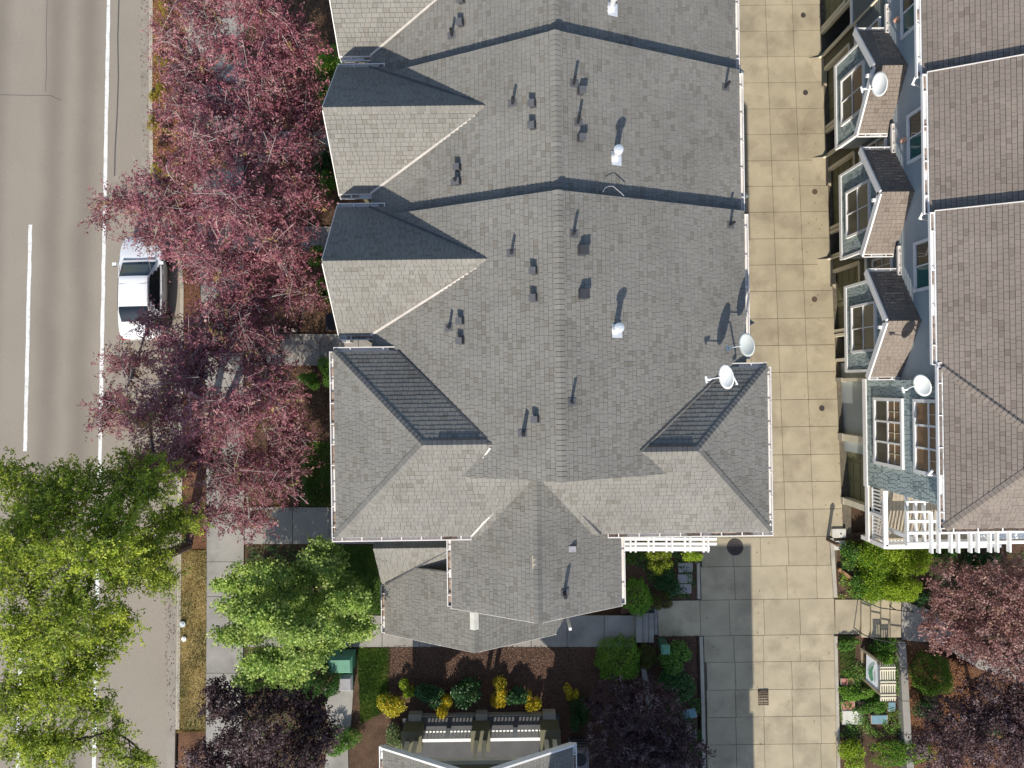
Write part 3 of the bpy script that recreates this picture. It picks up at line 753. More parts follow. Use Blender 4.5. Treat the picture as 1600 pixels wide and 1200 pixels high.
# pale vent box on the south wing, two odd ridge pieces
p = P(894, 857, 8.15)
MB().box(p.x - .11, p.x + .11, p.y - .09, p.y + .09, p.z - .1, p.z + .12, 'lid_grey').build('roof_vent', house)
p = P(838.5, 879, 8.80); MB().raw([p + Vector(q) for q in ((-.13, -.2, -.055), (-.13, .2, -.055), (0, .2, .02), (0, -.2, .02), (.13, .2, -.055), (.13, -.2, -.055))], [(0, 1, 2, 3), (3, 2, 4, 5)], 'deck_board').build('ridge_patch', house)
p = P(741, 971, 5.64); MB().raw([p + Vector(q) for q in ((-.15, -.3, -.06), (-.15, .3, -.06), (0, .3, .03), (0, -.3, .03), (.15, .3, -.06), (.15, -.3, -.06))], [(0, 1, 2, 3), (3, 2, 4, 5)], 'lid_pale').build('ridge_patch', house)
# coax loop lying on the roof by the step
pts = []
for i, (u, v) in enumerate(((942, 300), (945, 294), (951, 291), (958, 291), (964, 296), (970, 301), (975, 306))): p, _ = on_roof(u, v); pts.append(P(u, v, p.z + .02 + (.32 if i < 3 else .35)))
MB().tube(pts, .012, 'lid_grey', 5).build('cable_loop', house)
# small pyramid brackets at the eave steps, where the garage side walls stand out; the last wedge is a shadow built as a solid
for y, dz in ((6.15, -.3), (10.4, -.6), (1.9, 0.0)):
    x = 7.0; z = 6.75 + dz
    MB().raw([(x, y - .55, z), (x, y + .75, z), (x + 1.0, y, z - .05), (x, y, z + .3), (x, y - .55, z - 4.5), (x, y + .75, z - 4.5)],
             [(0, 2, 3), (2, 1, 3), (0, 4, 2), (1, 2, 5)], 'siding_grey').build('eave_wedge', house)
# post at the porch corner
q = P(891, 983, 3.3); MB().box(q.x - .05, q.x + .05, q.y - .05, q.y + .05, gz(q.y) - .1, 3.3, 'white_paint').build('porch_post', house)

# ---- white pergola against the end bay
pz = 5.0
pg = thing('pergola', 'white timber pergola along the lower eave of the middle townhouse row', 'pergola', (4, -5.6, pz - 5))
for v in (842, 849.5, 857): a, b = P(972, v, pz), P(1119 if v < 855 else 1108, v, pz); MB().bar(a, b, .09 if v < 855 else .15, .14, 'white_paint').build('beam', pg)
for u in (985, 993, 1013, 1021, 1041, 1050, 1070, 1078, 1099, 1106): a, b = P(u, 839, pz + .13), P(u, 862.5, pz + .13); MB().bar(a, b, .055, .13, 'white_paint').build('rafter', pg)
for u in (985, 1095): q = P(u, 856, pz); MB().box(q.x - .07, q.x + .07, q.y - .07, q.y + .07, gz(q.y) - .1, pz - .07, 'white_paint').build('post', pg)

# ================================================================== THE BROWN-ROOFED ROW (right)
east = thing('townhouse_row', 'brown shingled townhouse row with sage walls and small gabled bays facing the driveway', 'townhouse', (14, 2, 0))
EX0 = 13.2; EXR = 19.3; WX_ = 13.75
def window(parent, x, y0, y1, z0, z1, panes, mull=.045, frame=.085, mt='white_paint', depth=.07, grid=None):
    """window in a wall facing -x; panes: rows (bottom to top) of columns (from y0 to y1) of pane materials"""
    fr = MB()
    fr.box(x - depth, x + .02, y0 - frame, y0, z0 - frame, z1 + frame, mt); fr.box(x - depth, x + .02, y1, y1 + frame, z0 - frame, z1 + frame, mt)
    fr.box(x - depth, x + .02, y0, y1, z0 - frame, z0, mt); fr.box(x - depth, x + .02, y0, y1, z1, z1 + frame, mt)
    o = fr.build('window_frame', parent)
    nr = len(panes); nc = len(panes[0]); dh = (z1 - z0) / nr; dw = (y1 - y0) / nc
    for r in range(nr):
        for c in range(nc):
            a, b = y0 + c * dw + mull / 2, y0 + (c + 1) * dw - mull / 2; e, f = z0 + r * dh + mull / 2, z0 + (r + 1) * dh - mull / 2
            MB().raw([(x - .022, a, e), (x - .022, b, e), (x - .022, b, f), (x - .022, a, f)], [(0, 3, 2, 1)], panes[r][c]).build('window_pane', parent)
    for r in range(1, nr): MB().box(x - .05, x, y0, y1, z0 + r * dh - mull / 2, z0 + r * dh + mull / 2, mt).build('glazing_bar', parent)
    for c in range(1, nc): MB().box(x - .054, x, y0 + c * dw - mull / 2, y0 + c * dw + mull / 2, z0, z1, mt).build('glazing_bar', parent)
    if grid:
        r0, k = grid
        for c in range(nc):
            a = y0 + c * dw
            MB().box(x - .036, x - .015, a + dw / 2 - .01, a + dw / 2 + .01, z0 + r0 * dh, z1, 'cream_paint').build('glazing_bar', parent)
        MB().box(x - .038, x - .015, y0, y1, z0 + (r0 + .5) * dh - .01, z0 + (r0 + .5) * dh + .01, 'cream_paint').build('glazing_bar', parent)
    return o
def siding(name, x, y0, y1, z0, z1, m, parent, board=.15, x2=None):
    """lapped boards on a wall facing -x: each course leans out at its foot"""
    mb = MB(); n = max(1, round((z1 - z0) / board)); h = (z1 - z0) / n
    for i in range(n):
        a, b = z0 + i * h, z0 + (i + 1) * h
        mb.raw([(x - .018, y0, a), (x - .018, y1, a), (x, y1, b), (x, y0, b), (x, y0, a), (x, y1, a)], [(0, 3, 2, 1), (0, 1, 5, 4)], m)
    mb.box(x + .001, x2 if x2 else x + .2, y0, y1, z0, z1, m)
    return mb.build(name, parent)
def wall_lamp(u, v, z, parent):
    p = P(u, v, z)
    o = MB().tube([(p.x + .25, p.y, p.z + .03), (p.x + .02, p.y, p.z + .03)], .022, 'dark_iron', 6).build('wall_lamp', parent)
    MB().tube([(p.x, p.y, p.z + .09), (p.x, p.y, p.z + .05), (p.x, p.y, p.z - .12)], [.045, .085, .10], 'lamp_copper', 10).build('lamp_shade', o)
SE = dict(m='shingle_brown', pal=BROWN, dark=BROWN_D)
EU = [(-3.0, 5.17, 0.0), (5.17, 9.6, -.3), (9.6, 14.03, -.6), (14.03, 18.5, -.9)]
for k, (y0, y1, dz) in enumerate(EU):
    ze = 8.0 + dz; zr = ze + .5 * (EXR - EX0)
    slope_part('roof_slope', [(EX0, y0, ze), (EX0, y1, ze), (17.0, y1, ze + 1.9), (17.0, y0, ze + 1.9)][::-1], east, **SE, seed=300 + k)
    slope_part('roof_slope', [(17.0, y0, ze + 1.89), (17.0, y1, ze + 1.89), (EXR, y1, zr), (EXR, y0, zr)][::-1], east, **SE, seed=310 + k, shingled=False)
    slope_part('roof_slope', [(EXR, y0, zr), (EXR, y1, zr), (EXR + 6, y1, ze), (EXR + 6, y0, ze)][::-1], east, **SE, seed=320 + k, shingled=False)
    gutter((EX0, max(y0, .40) + .02, ze - .10), (EX0, y1 - .03 + (.0 if dz else 0), ze - .10), (-1, 0, 0), east, seed=30 + k, hang=1.0, mt='white_paint')
    MB().raw([(WX_, y1 - .1, -2), (EXR + 5, y1 - .1, -2), (EXR + 5, y1 - .1, ze), (EXR, y1 - .1, zr - .2), (WX_, y1 - .1, ze)], [(0, 1, 2, 3, 4)], 'siding_grey').build('party_wall', east)
    MB().bar((EX0, y1 + .015, ze - .05), (EXR, y1 + .015, zr - .05), .03, .16, 'gutter_paint').build('rake_board', east)
    # downspout elbow at the step
    MB().tube([(EX0 - .08, y0 + .12, ze - .2), (EX0 - .08, y0 - .05, ze - .42), (EX0 + .25, y0 - .08, ze - .55)], .04, 'white_paint', 8).build('downspout', east)
    zt = gz((y0 + y1) / 2 if dz else 2.8)
    b = .74 if dz == 0 else y0
    top = y1
    # upper storey wall with lapped siding
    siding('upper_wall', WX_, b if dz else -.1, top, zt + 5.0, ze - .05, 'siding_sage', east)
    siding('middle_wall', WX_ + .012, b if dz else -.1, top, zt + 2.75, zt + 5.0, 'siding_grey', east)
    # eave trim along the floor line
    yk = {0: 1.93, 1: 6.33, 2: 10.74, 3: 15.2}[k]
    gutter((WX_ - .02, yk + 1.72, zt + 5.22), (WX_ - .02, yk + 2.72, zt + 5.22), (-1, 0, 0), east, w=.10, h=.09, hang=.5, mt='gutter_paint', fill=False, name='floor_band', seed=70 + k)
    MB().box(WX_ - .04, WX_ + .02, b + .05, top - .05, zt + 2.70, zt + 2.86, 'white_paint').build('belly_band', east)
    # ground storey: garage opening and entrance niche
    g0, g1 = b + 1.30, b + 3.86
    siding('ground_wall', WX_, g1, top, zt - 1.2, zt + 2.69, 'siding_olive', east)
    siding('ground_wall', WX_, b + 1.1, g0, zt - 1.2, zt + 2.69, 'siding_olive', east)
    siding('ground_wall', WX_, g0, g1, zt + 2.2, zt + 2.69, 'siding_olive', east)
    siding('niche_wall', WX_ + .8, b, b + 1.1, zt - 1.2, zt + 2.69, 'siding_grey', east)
    door = MB().box(WX_ + .16, WX_ + .25, g0, g1, zt - 1.0, zt + 2.2, 'garage_door').build('garage_door', east)
    for r in range(4):
        for c in range(4):
            w = (g1 - g0) / 4
            MB().box(WX_ + .145, WX_ + .17, g0 + c * w + .06, g0 + (c + 1) * w - .06, zt + .05 + r * .53, zt + .05 + r * .53 + .43, 'garage_door').build('door_panel', door)
    for y in (g0, g1): MB().box(WX_ - .04, WX_ + .15, y - .07, y + .07, zt - .6, zt + 2.27, 'cream_paint').build('door_trim', east)
    MB().box(WX_ - .045, WX_ + .15, g0, g1, zt + 2.2, zt + 2.32, 'cream_paint').build('door_trim', east)
    MB().tube([(WX_ - .08, top - .03, zt + 4.9), (WX_ - .08, top - .03, zt + .15), (WX_ - .22, top - .03, gz(top) + .05)], .045, 'cream_paint', 8).build('downspout', east)
    MB().box(WX_ - .06, WX_ + .1, b + .02, b + .14, zt - 1.0, zt + 2.70, 'cream_paint').build('corner_board', east)
    MB().box(WX_ - .06, WX_ + .1, b + 1.06, b + 1.18, zt - 1.0, zt + 2.70, 'cream_paint').build('corner_board', east)
    # entrance door and step inside the niche
    MB().box(WX_ + .76, WX_ + .82, b + .2, b + 1.0, zt, zt + 2.1, 'plastic_black').build('entrance_door', east)
    # small wedge where the garage threshold steps up from the neighbour's
    yb = top - .02
    MB().raw([(WX_ + .1, yb, gz(yb) + .16), (WX_ - .7, yb, gz(yb) + .004), (WX_ + .1, yb, gz(yb) - .1), (WX_ + .1, yb - 1.3, gz(yb - 1.3) + .01), (WX_ - .35, yb - .9, gz(yb - .9) + .006)],
             [(0, 1, 4, 3), (0, 2, 1)], 'concrete_drive').build('garage_threshold', east)
    # kitchen window beside the bay
    window(east, WX_ - .002, yk + 1.98, yk + 2.5, zt + 3.4, zt + 4.6, [['pane_dark', 'pane_dark'], ['pane_blind', 'pane_blind']])
    # window under the eave
    wy0, wy1 = (3.02, 4.5) if dz == 0 else (b + 2.28, b + 3.76)
    window(east, WX_ - .002, wy0, wy1, ze - 2.0, ze - .55, [['pane_teal', 'pane_dark']], frame=.10)
    if dz > -.85:
        # projecting bay with its own gabled roof
        yc = b + 1.15; zbot = zt + 2.72; zee = zt + 5.10; zrr = zee + 1.30; XFc = 12.96; XFr = 12.62; hs = 1.86; yc = {0: 1.93, 1: 6.33, 2: 10.74}[k]
        bw0, bw1 = yc - 1.62, yc + 1.62
        bay = MB()
        bay.raw([(XFc + .02, bw0, zbot), (XFc + .02, bw1, zbot), (XFc + .02, bw1, zee + .1), (XFc + .02, yc, zrr - .15), (XFc + .02, bw0, zee + .1),
                 (WX_, bw0, zbot), (WX_, bw1, zbot), (WX_, bw1, zee + .1), (WX_, bw0, zee + .1)],
                [(0, 4, 3, 2, 1), (0, 5, 8, 4), (1, 2, 7, 6), (0, 1, 6, 5)], 'siding_sage')
        bay = bay.build('bay', east)
        MB().raw([(XFc + .006, bw0, zbot), (XFc + .006, bw1, zbot), (XFc + .006, bw1, zee + .1), (XFc + .006, yc, zrr - .15), (XFc + .006, bw0, zee + .1)], [(0, 4, 3, 2, 1)], 'shake_gap').build('wall_backing', bay)
        shingle_field([(XFc, bw0, zbot + .12), (XFc, bw0, zee + .1), (XFc, yc, zrr - .16), (XFc, bw1, zee + .1), (XFc, bw1, zbot + .12)], 'shake_sage', SAGE, SAGE_D, bay, 400 + k, expo=.155, wmin=.11, wmax=.21, thick=.012, name='wall_shakes', pdark=.15, gap=.022)
        MB().box(XFc - .05, XFc + .03, bw0 - .04, bw1 + .04, zbot - .06, zbot + .12, 'white_paint').build('bottom_trim', bay)
        for y in (bw0, bw1): MB().box(XFc - .045, XFc + .06, y - .05, y + .05, zbot + .12, zee, 'white_paint').build('corner_trim', bay)
        up = 'pane_wood' if k == 2 else 'pane_blind'
        window(bay, XFc - .02, yc - .85, yc + .75, zbot + .62, zbot + 2.25, [['pane_dark', 'pane_dark'], [up, up]], frame=.09, mull=.04)
        slope_part('bay_roof', [(XFr, yc, zrr), (WX_ + .1, yc, zrr), (WX_ + .1, yc + hs, zee), (XFr, yc + hs, zee)], east, **SE, seed=500 + k, thick=.1)
        slope_part('bay_roof', [(XFr, yc, zrr), (XFr, yc - hs, zee), (WX_ + .1, yc - hs, zee), (WX_ + .1, yc, zrr)], east, **SE, seed=510 + k, thick=.1)
        cap_row((XFr, yc, zrr), (WX_, yc, zrr), Vector((0, 1, -.7)).normalized(), Vector((0, -1, -.7)).normalized(), east, BROWN, 'shingle_brown', 520 + k, w=.13)
        for s in (-1, 1):
            MB().bar((XFr - .02, yc, zrr - .07), (XFr - .02, yc + s * (hs + .03), zee - .09), .05, .24, 'white_paint').build('rake_board', bay)
            gutter((XFr + .03, yc + s * hs, zee - .05), (WX_ - .05, yc + s * hs, zee - .05), (0, s, 0), east, w=.10, h=.08, hang=.5, mt='white_paint', seed=40 + k, fill=s < 0)
        MB().bar((XFr + .12, yc - .18, zrr - .35), (XFr - .14, yc - .18, zrr - .35), .1, .1, 'white_paint').build('gable_bracket', bay)
for u, v, z in ((1402.6, 29, 5.2), (1413.6, 218, 5.5), (1431, 417, 5.55)): wall_lamp(u, v, z, east)

# ---- the shake-clad end bay
BX = 13.55; by0, by1 = -4.06, -.05; zb = 2.75
ebay = MB().box(BX + .02, BX + 3, by0, by1, zb, 8.0, 'siding_sage').build('end_bay', east)
MB().raw([(BX + .006, by0, zb), (BX + .006, by1, zb), (BX + .006, by1, 8), (BX + .006, by0, 8)], [(0, 3, 2, 1)], 'shake_gap').build('wall_backing', ebay)
shingle_field([(BX, by0, zb + .16), (BX, by0, 8.0), (BX, by1, 8.0), (BX, by1, zb + .16)], 'shake_sage', SAGE, SAGE_D, ebay, 450, expo=.16, wmin=.12, wmax=.24, thick=.012, name='wall_shakes', pdark=.15, gap=.022)
MB().box(BX - .06, BX + .04, by0 - .05, by1 + .05, zb - .1, zb + .16, 'white_paint').build('bottom_trim', ebay)
W = 'pane_wood'
window(ebay, BX - .03, -3.05, -.80, 3.62, 5.35, [['pane_dark'] * 3, [W] * 3], frame=.11, mull=.07, grid=(1, 2))
window(ebay, BX - .03, -3.05, -.80, 6.25, 7.75, [['pane_wood'] * 3, [W] * 3], frame=.11, mull=.07, grid=(1, 2))
wall_lamp(1432, 690, 5.75, ebay)
zh = 8.1; hx0 = 13.3; ap = (15.85, -2.15, 9.37)
slope_part('roof_slope', [(hx0, .34, zh), (hx0, -4.65, zh), ap], east, **SE, seed=460)
slope_part('roof_slope', [(hx0, .34, zh), ap, (17, -2.15, 9.37), (17, .34, zh)], east, **SE, seed=461)
slope_part('roof_slope', [(hx0, -4.65, zh), (17, -4.65, zh), (17, -2.15, 9.37), ap], east, **SE, seed=462)
cap_row((hx0, .34, zh), ap, Vector((-1, 0, -.5)).normalized(), Vector((0, 1, -.5)).normalized(), east, BROWN, 'shingle_brown', 463, w=.14)
cap_row((hx0, -4.65, zh), ap, Vector((-1, 0, -.5)).normalized(), Vector((0, -1, -.5)).normalized(), east, BROWN, 'shingle_brown', 464, w=.15)
gutter((hx0, .34, zh - .09), (hx0, -4.65, zh - .09), (-1, 0, 0), east, hang=.9, mt='white_paint', seed=50)
gutter((hx0 - .1, .34, zh - .09), (15.3, .34, zh - .09), (0, 1, 0), east, hang=.6, mt='white_paint', seed=51, fill=False)
gutter((hx0 - .1, -4.65, zh - .09), (17, -4.65, zh - .09), (0, -1, 0), east, hang=.7, mt='white_paint', seed=52)
MB().box(BX + .4, 25, -3.0, .7, -1, 8.0, 'siding_sage').build('wall', east)
MB().box(15.6, 25, -4.3, -2.9, -1, 8.0, 'siding_sage').build('wall', east)
# garages below the end bay
siding('ground_wall', WX_ + .05, -5.15, -4.95, -.8, 2.7, 'siding_olive', east)
for y0, y1 in ((-2.25, -.12), (-4.95, -2.55)):
    d = MB().box(WX_ + .30, WX_ + .4, y0, y1, -.6, 2.6, 'garage_door').build('garage_door', east)
    for r in range(4):
        for c in range(3):
            w = (y1 - y0) / 3
            MB().box(WX_ + .28, WX_ + .31, y0 + c * w + .06, y0 + (c + 1) * w - .06, .25 + r * .56, .25 + r * .56 + .46, 'garage_door').build('door_panel', d)
    MB().box(WX_ - .02, WX_ + .3, y0, y1, 2.5, 2.72, 'siding_olive').build('door_head', east)
for y, w in ((-.02, .14), (-2.4, .26), (-5.05, .24)):
    MB().box(WX_ - .05, WX_ + .35, y - w / 2, y + w / 2, -.8, 2.7, 'cream_paint').build('corner_board', east)
    MB().box(WX_ - .08, WX_ + .1, y - w / 2 - .02, y + w / 2 + .02, -.6, .55, 'concrete_kerb').build('pier_foot', east)
# ---- raised deck with white railing and pergola
dk = MB().box(WX_ - .1, 22, -6.25, -4.06, 2.42, 2.66, 'white_paint').build('deck', east)
x = WX_ - .05; i = 0
while x < 17.5: MB().box(x, x + .135, -6.2, -4.08, 2.66, 2.70, 'deck_board').build('board', dk); x += .145
rz = 3.72
def rail_run(a, b, n, parent):
    a, b = Vector(a), Vector(b); up = Vector((0, 0, 1))
    MB().bar(a + up * rz, b + up * rz, .16, .09, 'white_paint').build('top_rail', parent)
    MB().bar(a + up * (rz - .12), b + up * (rz - .12), .05, .07, 'white_paint').build('rail', parent)
    MB().bar(a + up * 2.82, b + up * 2.82, .07, .07, 'white_paint').build('rail', parent)
    for i in range(n):
        p = a + (b - a) * ((i + .5) / n)
        MB().bar(p + up * 2.82, p + up * (rz - .1), .05, .05, 'white_paint').build('baluster', parent)
rail = MB().box(WX_ - .07, WX_ + .09, -6.3, -6.14, 2.0, rz, 'white_paint').build('railing', east)
rail_run((WX_, -4.15, 0), (WX_, -6.2, 0), 15, rail); rail_run((WX_, -6.22, 0), (18, -6.22, 0), 32, rail)
for y in (-5.15,): MB().box(WX_ - .06, WX_ + .06, y - .06, y + .06, 2.5, rz, 'white_paint').build('rail_post', rail)
ep = thing('pergola', 'white slatted pergola over the raised deck at the lower right house corner', 'pergola', (14.5, -5.6, 2.6))
ez = 5.4
for y in (-4.95, -5.35, -5.72): MB().bar((13.6, y, ez), (18.5, y, ez), .09, .16, 'white_paint').build('beam', ep)
x = 13.62; i = 0
for x in (14.35, 14.6, 15.02, 15.27, 15.69, 15.94, 16.36, 16.61, 17.03): MB().bar((x, -4.6, ez + .16), (x, -6.02, ez + .16), .06, .18, 'white_paint').build('rafter', ep)
for x in (13.62, 13.92, 14.22): MB().bar((x, -3.95, ez - .02), (x, -5.8, ez - .02), .06, .16, 'white_paint').build('rafter', ep)
for y in (-4.25, -4.6): MB().bar((13.5, y, ez + .14), (14.35, y, ez + .14), .05, .12, 'white_paint').build('beam', ep)
MB().box(14.2, 14.34, -5.8, -5.66, 2.6, ez - .08, 'white_paint').build('post', ep)
# wall and stair corner further along
MB().box(15.2, 22, -6.0, -4.3, -.5, 2.42, 'siding_grey').build('ground_wall', east)

# ================================================================== NEXT HOUSE BELOW (only its porch shows)
south = thing('townhouse', 'neighbouring townhouse at the bottom edge with olive porch piers and cream columns', 'townhouse', (0, -20, 0))
Ts = row_house(south, mirror=True)
ys = -13.62; ga = .62
sp_e0 = P(598, 1167, 3.95); sp_e1 = P(895, 1164, 3.95); yr = (sp_e0.y + sp_e1.y) / 2; xm = (sp_e0.x + sp_e1.x) / 2; zrr = 3.95 + .58 * (sp_e1.x - sp_e0.x) / 2
slope_part('porch_roof', [(xm, yr, zrr), (sp_e0.x, yr, 3.95), (sp_e0.x, yr - 3.2, 3.95), (xm, yr - 3.2, zrr)], south, **SH, seed=601)
slope_part('porch_roof', [(xm, yr, zrr), (xm, yr - 3.2, zrr), (sp_e1.x, yr - 3.2, 3.95), (sp_e1.x, yr, 3.95)], south, **SH, seed=602)
for x, s in ((sp_e0.x, -1), (sp_e1.x, 1)): MB().bar((xm, yr + .03, zrr + .02), (x, yr + .03, 3.95 + .02), .07, .24, 'white_paint').build('rake_board', south)
gutter((sp_e0.x, yr, 3.86), (sp_e0.x, yr - 3, 3.86), (-1, 0, 0), south, mt='white_paint', seed=60); gutter((sp_e1.x, yr, 3.86), (sp_e1.x, yr - 3, 3.86), (1, 0, 0), south, mt='white_paint', seed=61)
zb0 = 4.02
MB().raw([(sp_e0.x + .7, ys - .25, zb0), (sp_e1.x - .7, ys - .25, zb0), (xm, ys - .25, zrr - .15)], [(0, 2, 1)], 'siding_olive').build('gable_wall', south)
MB().bar((sp_e0.x + .5, ys - .2, zb0 - .05), (sp_e1.x - .5, ys - .2, zb0 - .05), .18, .22, 'cream_paint').build('porch_beam', south)
gp = gz(ys)
MB().box(sp_e0.x + .3, sp_e1.x - .3, ys - 2.4, ys + .1, gp - .6, gp + .30, 'patio').build('porch_floor', south)
for u0, u1 in ((632, 661), (738, 765), (844, 873)):
    a, b = P(u0, 1131, gp + .6), P(u1, 1131, gp + .6); x0, x1 = a.x, b.x
    pier = MB().box(x0, x1, ys - .75, ys, gp - .6, gp + 1.20, 'siding_olive').build('porch_pier', south)
    MB().box(x0 + .12, x1 - .1, ys + .002, ys + .26, gp - .6, gp + .35, 'concrete_kerb').build('plinth', pier)
    MB().box(x0 - .03, x1 + .03, ys - .78, ys + .03, gp + 1.20, gp + 1.27, 'siding_olive').build('cap', pier)
    xc = (x0 + x1) / 2
    for s in (-.16, .16): MB().box(xc + s - .08, xc + s + .08, ys - .5, ys - .34, gp + 1.27, zb0 - .1, 'cream_paint').build('porch_column', south)
for ua, ub in ((661, 738), (765, 844)):
    a, b = P(ua, 1135, gp + .6).x, P(ub, 1135, gp + .6).x
    r = MB().box(a, b, ys - .42, ys - .30, gp + 1.12, gp + 1.20, 'white_paint').build('porch_railing', south)
    MB().box(a, b, ys - .39, ys - .33, gp + .42, gp + .50, 'white_paint').build('bottom_rail', r)
    m = (a + b) / 2; MB().box(m - .09, m + .09, ys - .43, ys - .29, gp + .35, gp + 1.18, 'white_paint').build('rail_post', r)
    n = 14
    for i in range(n):
        x = a + (b - a) * (i + .5) / n
        if abs(x - m) > .12: MB().box(x - .025, x + .025, ys - .385, ys - .335, gp + .5, gp + 1.12, 'white_paint').build('baluster', r)
    MB().box(a - .1, b + .1, ys - .28, ys + .16, gp - .4, gp + .24, 'concrete_kerb').build('plinth', south)
# heat pump beside it
hp = thing('heat_pump', 'pale grey heat pump unit beside the porch at the bottom edge', 'heat pump', tuple(P(906, 1190, 1.2)))
c = P(906, 1186, 2.0); body = MB().box(c.x - .36, c.x + .36, c.y - .5, c.y + .3, .6, 1.95, 'lid_grey').build('casing', hp)
MB().disc((c.x, c.y - .05), .26, 1.95, 1.975, 'vent_metal', 20).build('fan_grille', hp)
for i in range(5): MB().box(c.x - .34, c.x + .34, c.y + .31, c.y + .33, .8 + i * .2, .9 + i * .2, 'vent_metal').build('louvre', hp)

# ================================================================== SATELLITE DISHES
def dish(u, v, z, label, face_az, el, a=.36, b=.33, m='dish_white', base=None, arm=.55, grp='satellite dishes'):
    """dish centre at (u,v,z); face_az: direction it looks at (deg, ccw from +x)"""
    c = P(u, v, z); t = thing('satellite_dish', label, 'satellite dish', tuple(c), grp)
    fz = math.radians(face_az); e = math.radians(el)
    n = Vector((math.cos(fz) * math.cos(e), math.sin(fz) * math.cos(e), math.sin(e)))
    s = Vector((-math.sin(fz), math.cos(fz), 0)); q = n.cross(s)
    if q.z < 0: q = -q
    V = []; F = []; nr, ns = 5, 28
    for side in (0, 1):
        for r in range(nr + 1):
            for k in range(ns):
                f = r / nr; an = 2 * math.pi * k / ns
                V.append(c + s * (math.cos(an) * a * f) + q * (math.sin(an) * b * f) + n * (.09 * f * f - side * .014))
    off = (nr + 1) * ns
    for r in range(nr):
        for k in range(ns):
            k2 = (k + 1) % ns; A = r * ns
            F.append((A + k, A + k2, A + ns + k2, A + ns + k)); F.append((off + A + k, off + A + ns + k, off + A + ns + k2, off + A + k2))
    A = nr * ns
    for k in range(ns): F.append((A + k, A + (k + 1) % ns, off + A + (k + 1) % ns, off + A + k))
    MB().raw(V, F, m).build('reflector', t, smooth=True)
    low = c - q * (b * .92); feed = c - q * (b * .75) + n * arm
    MB().tube([c - q * (b * .6) - n * .03, low + n * .1, feed], .016, m, 8).build('feed_arm', t)
    fb = MB(); fb.tube([feed - n * .02 + q * .03, feed - n * .13 + q * .05], [.045, .035], m, 10); fb.tube([feed - s * .1, feed + s * .1], .032, m, 8); fb.build('feed_horn', t)
    if base is not None:
        bp = Vector(base); MB().tube([c - n * .04, c - n * .16, bp + Vector((0, 0, .12)), bp], .024, m, 8).build('mast', t)
        MB().box(bp.x - .06, bp.x + .06, bp.y - .06, bp.y + .06, bp.z - .02, bp.z + .015, 'vent_face').build('foot', t)
    return t
b1 = P(1160, 552, 7.55)
dish(1170, 538, 8.75, 'grey satellite dish overhanging the driveway eave above the bay gutter', 190, 22, .36, .34, 'dish_grey', b1, .6)
dish(1138, 588, 9.1, 'pale satellite dish standing on the dark slatted slope of the corner bay', 188, 22, .37, .34, 'dish_white', P(1150, 600, 8.35), .6)
dish(1377, 131, 5.9, 'white satellite dish on the topmost small gabled bay over the driveway', 192, 12, .40, .38, 'dish_white', (13.0, 10.3, 5.2), .55)
dish(1444, 601, 7.45, 'white satellite dish with dark mark fixed to the shake-clad bay wall', 195, 16, .36, .34, 'dish_white', (13.5, -.3, 7.1), .6)
p = P(1450, 600, 7.55); MB().raw([p + Vector(q) for q in ((0, .02, .01), (.07, .09, .03), (.10, .0, .04), (.05, -.05, .02))], [(0, 1, 2, 3)], 'pipe_black').build('printed_mark', bpy.data.objects['satellite_dish.003'])

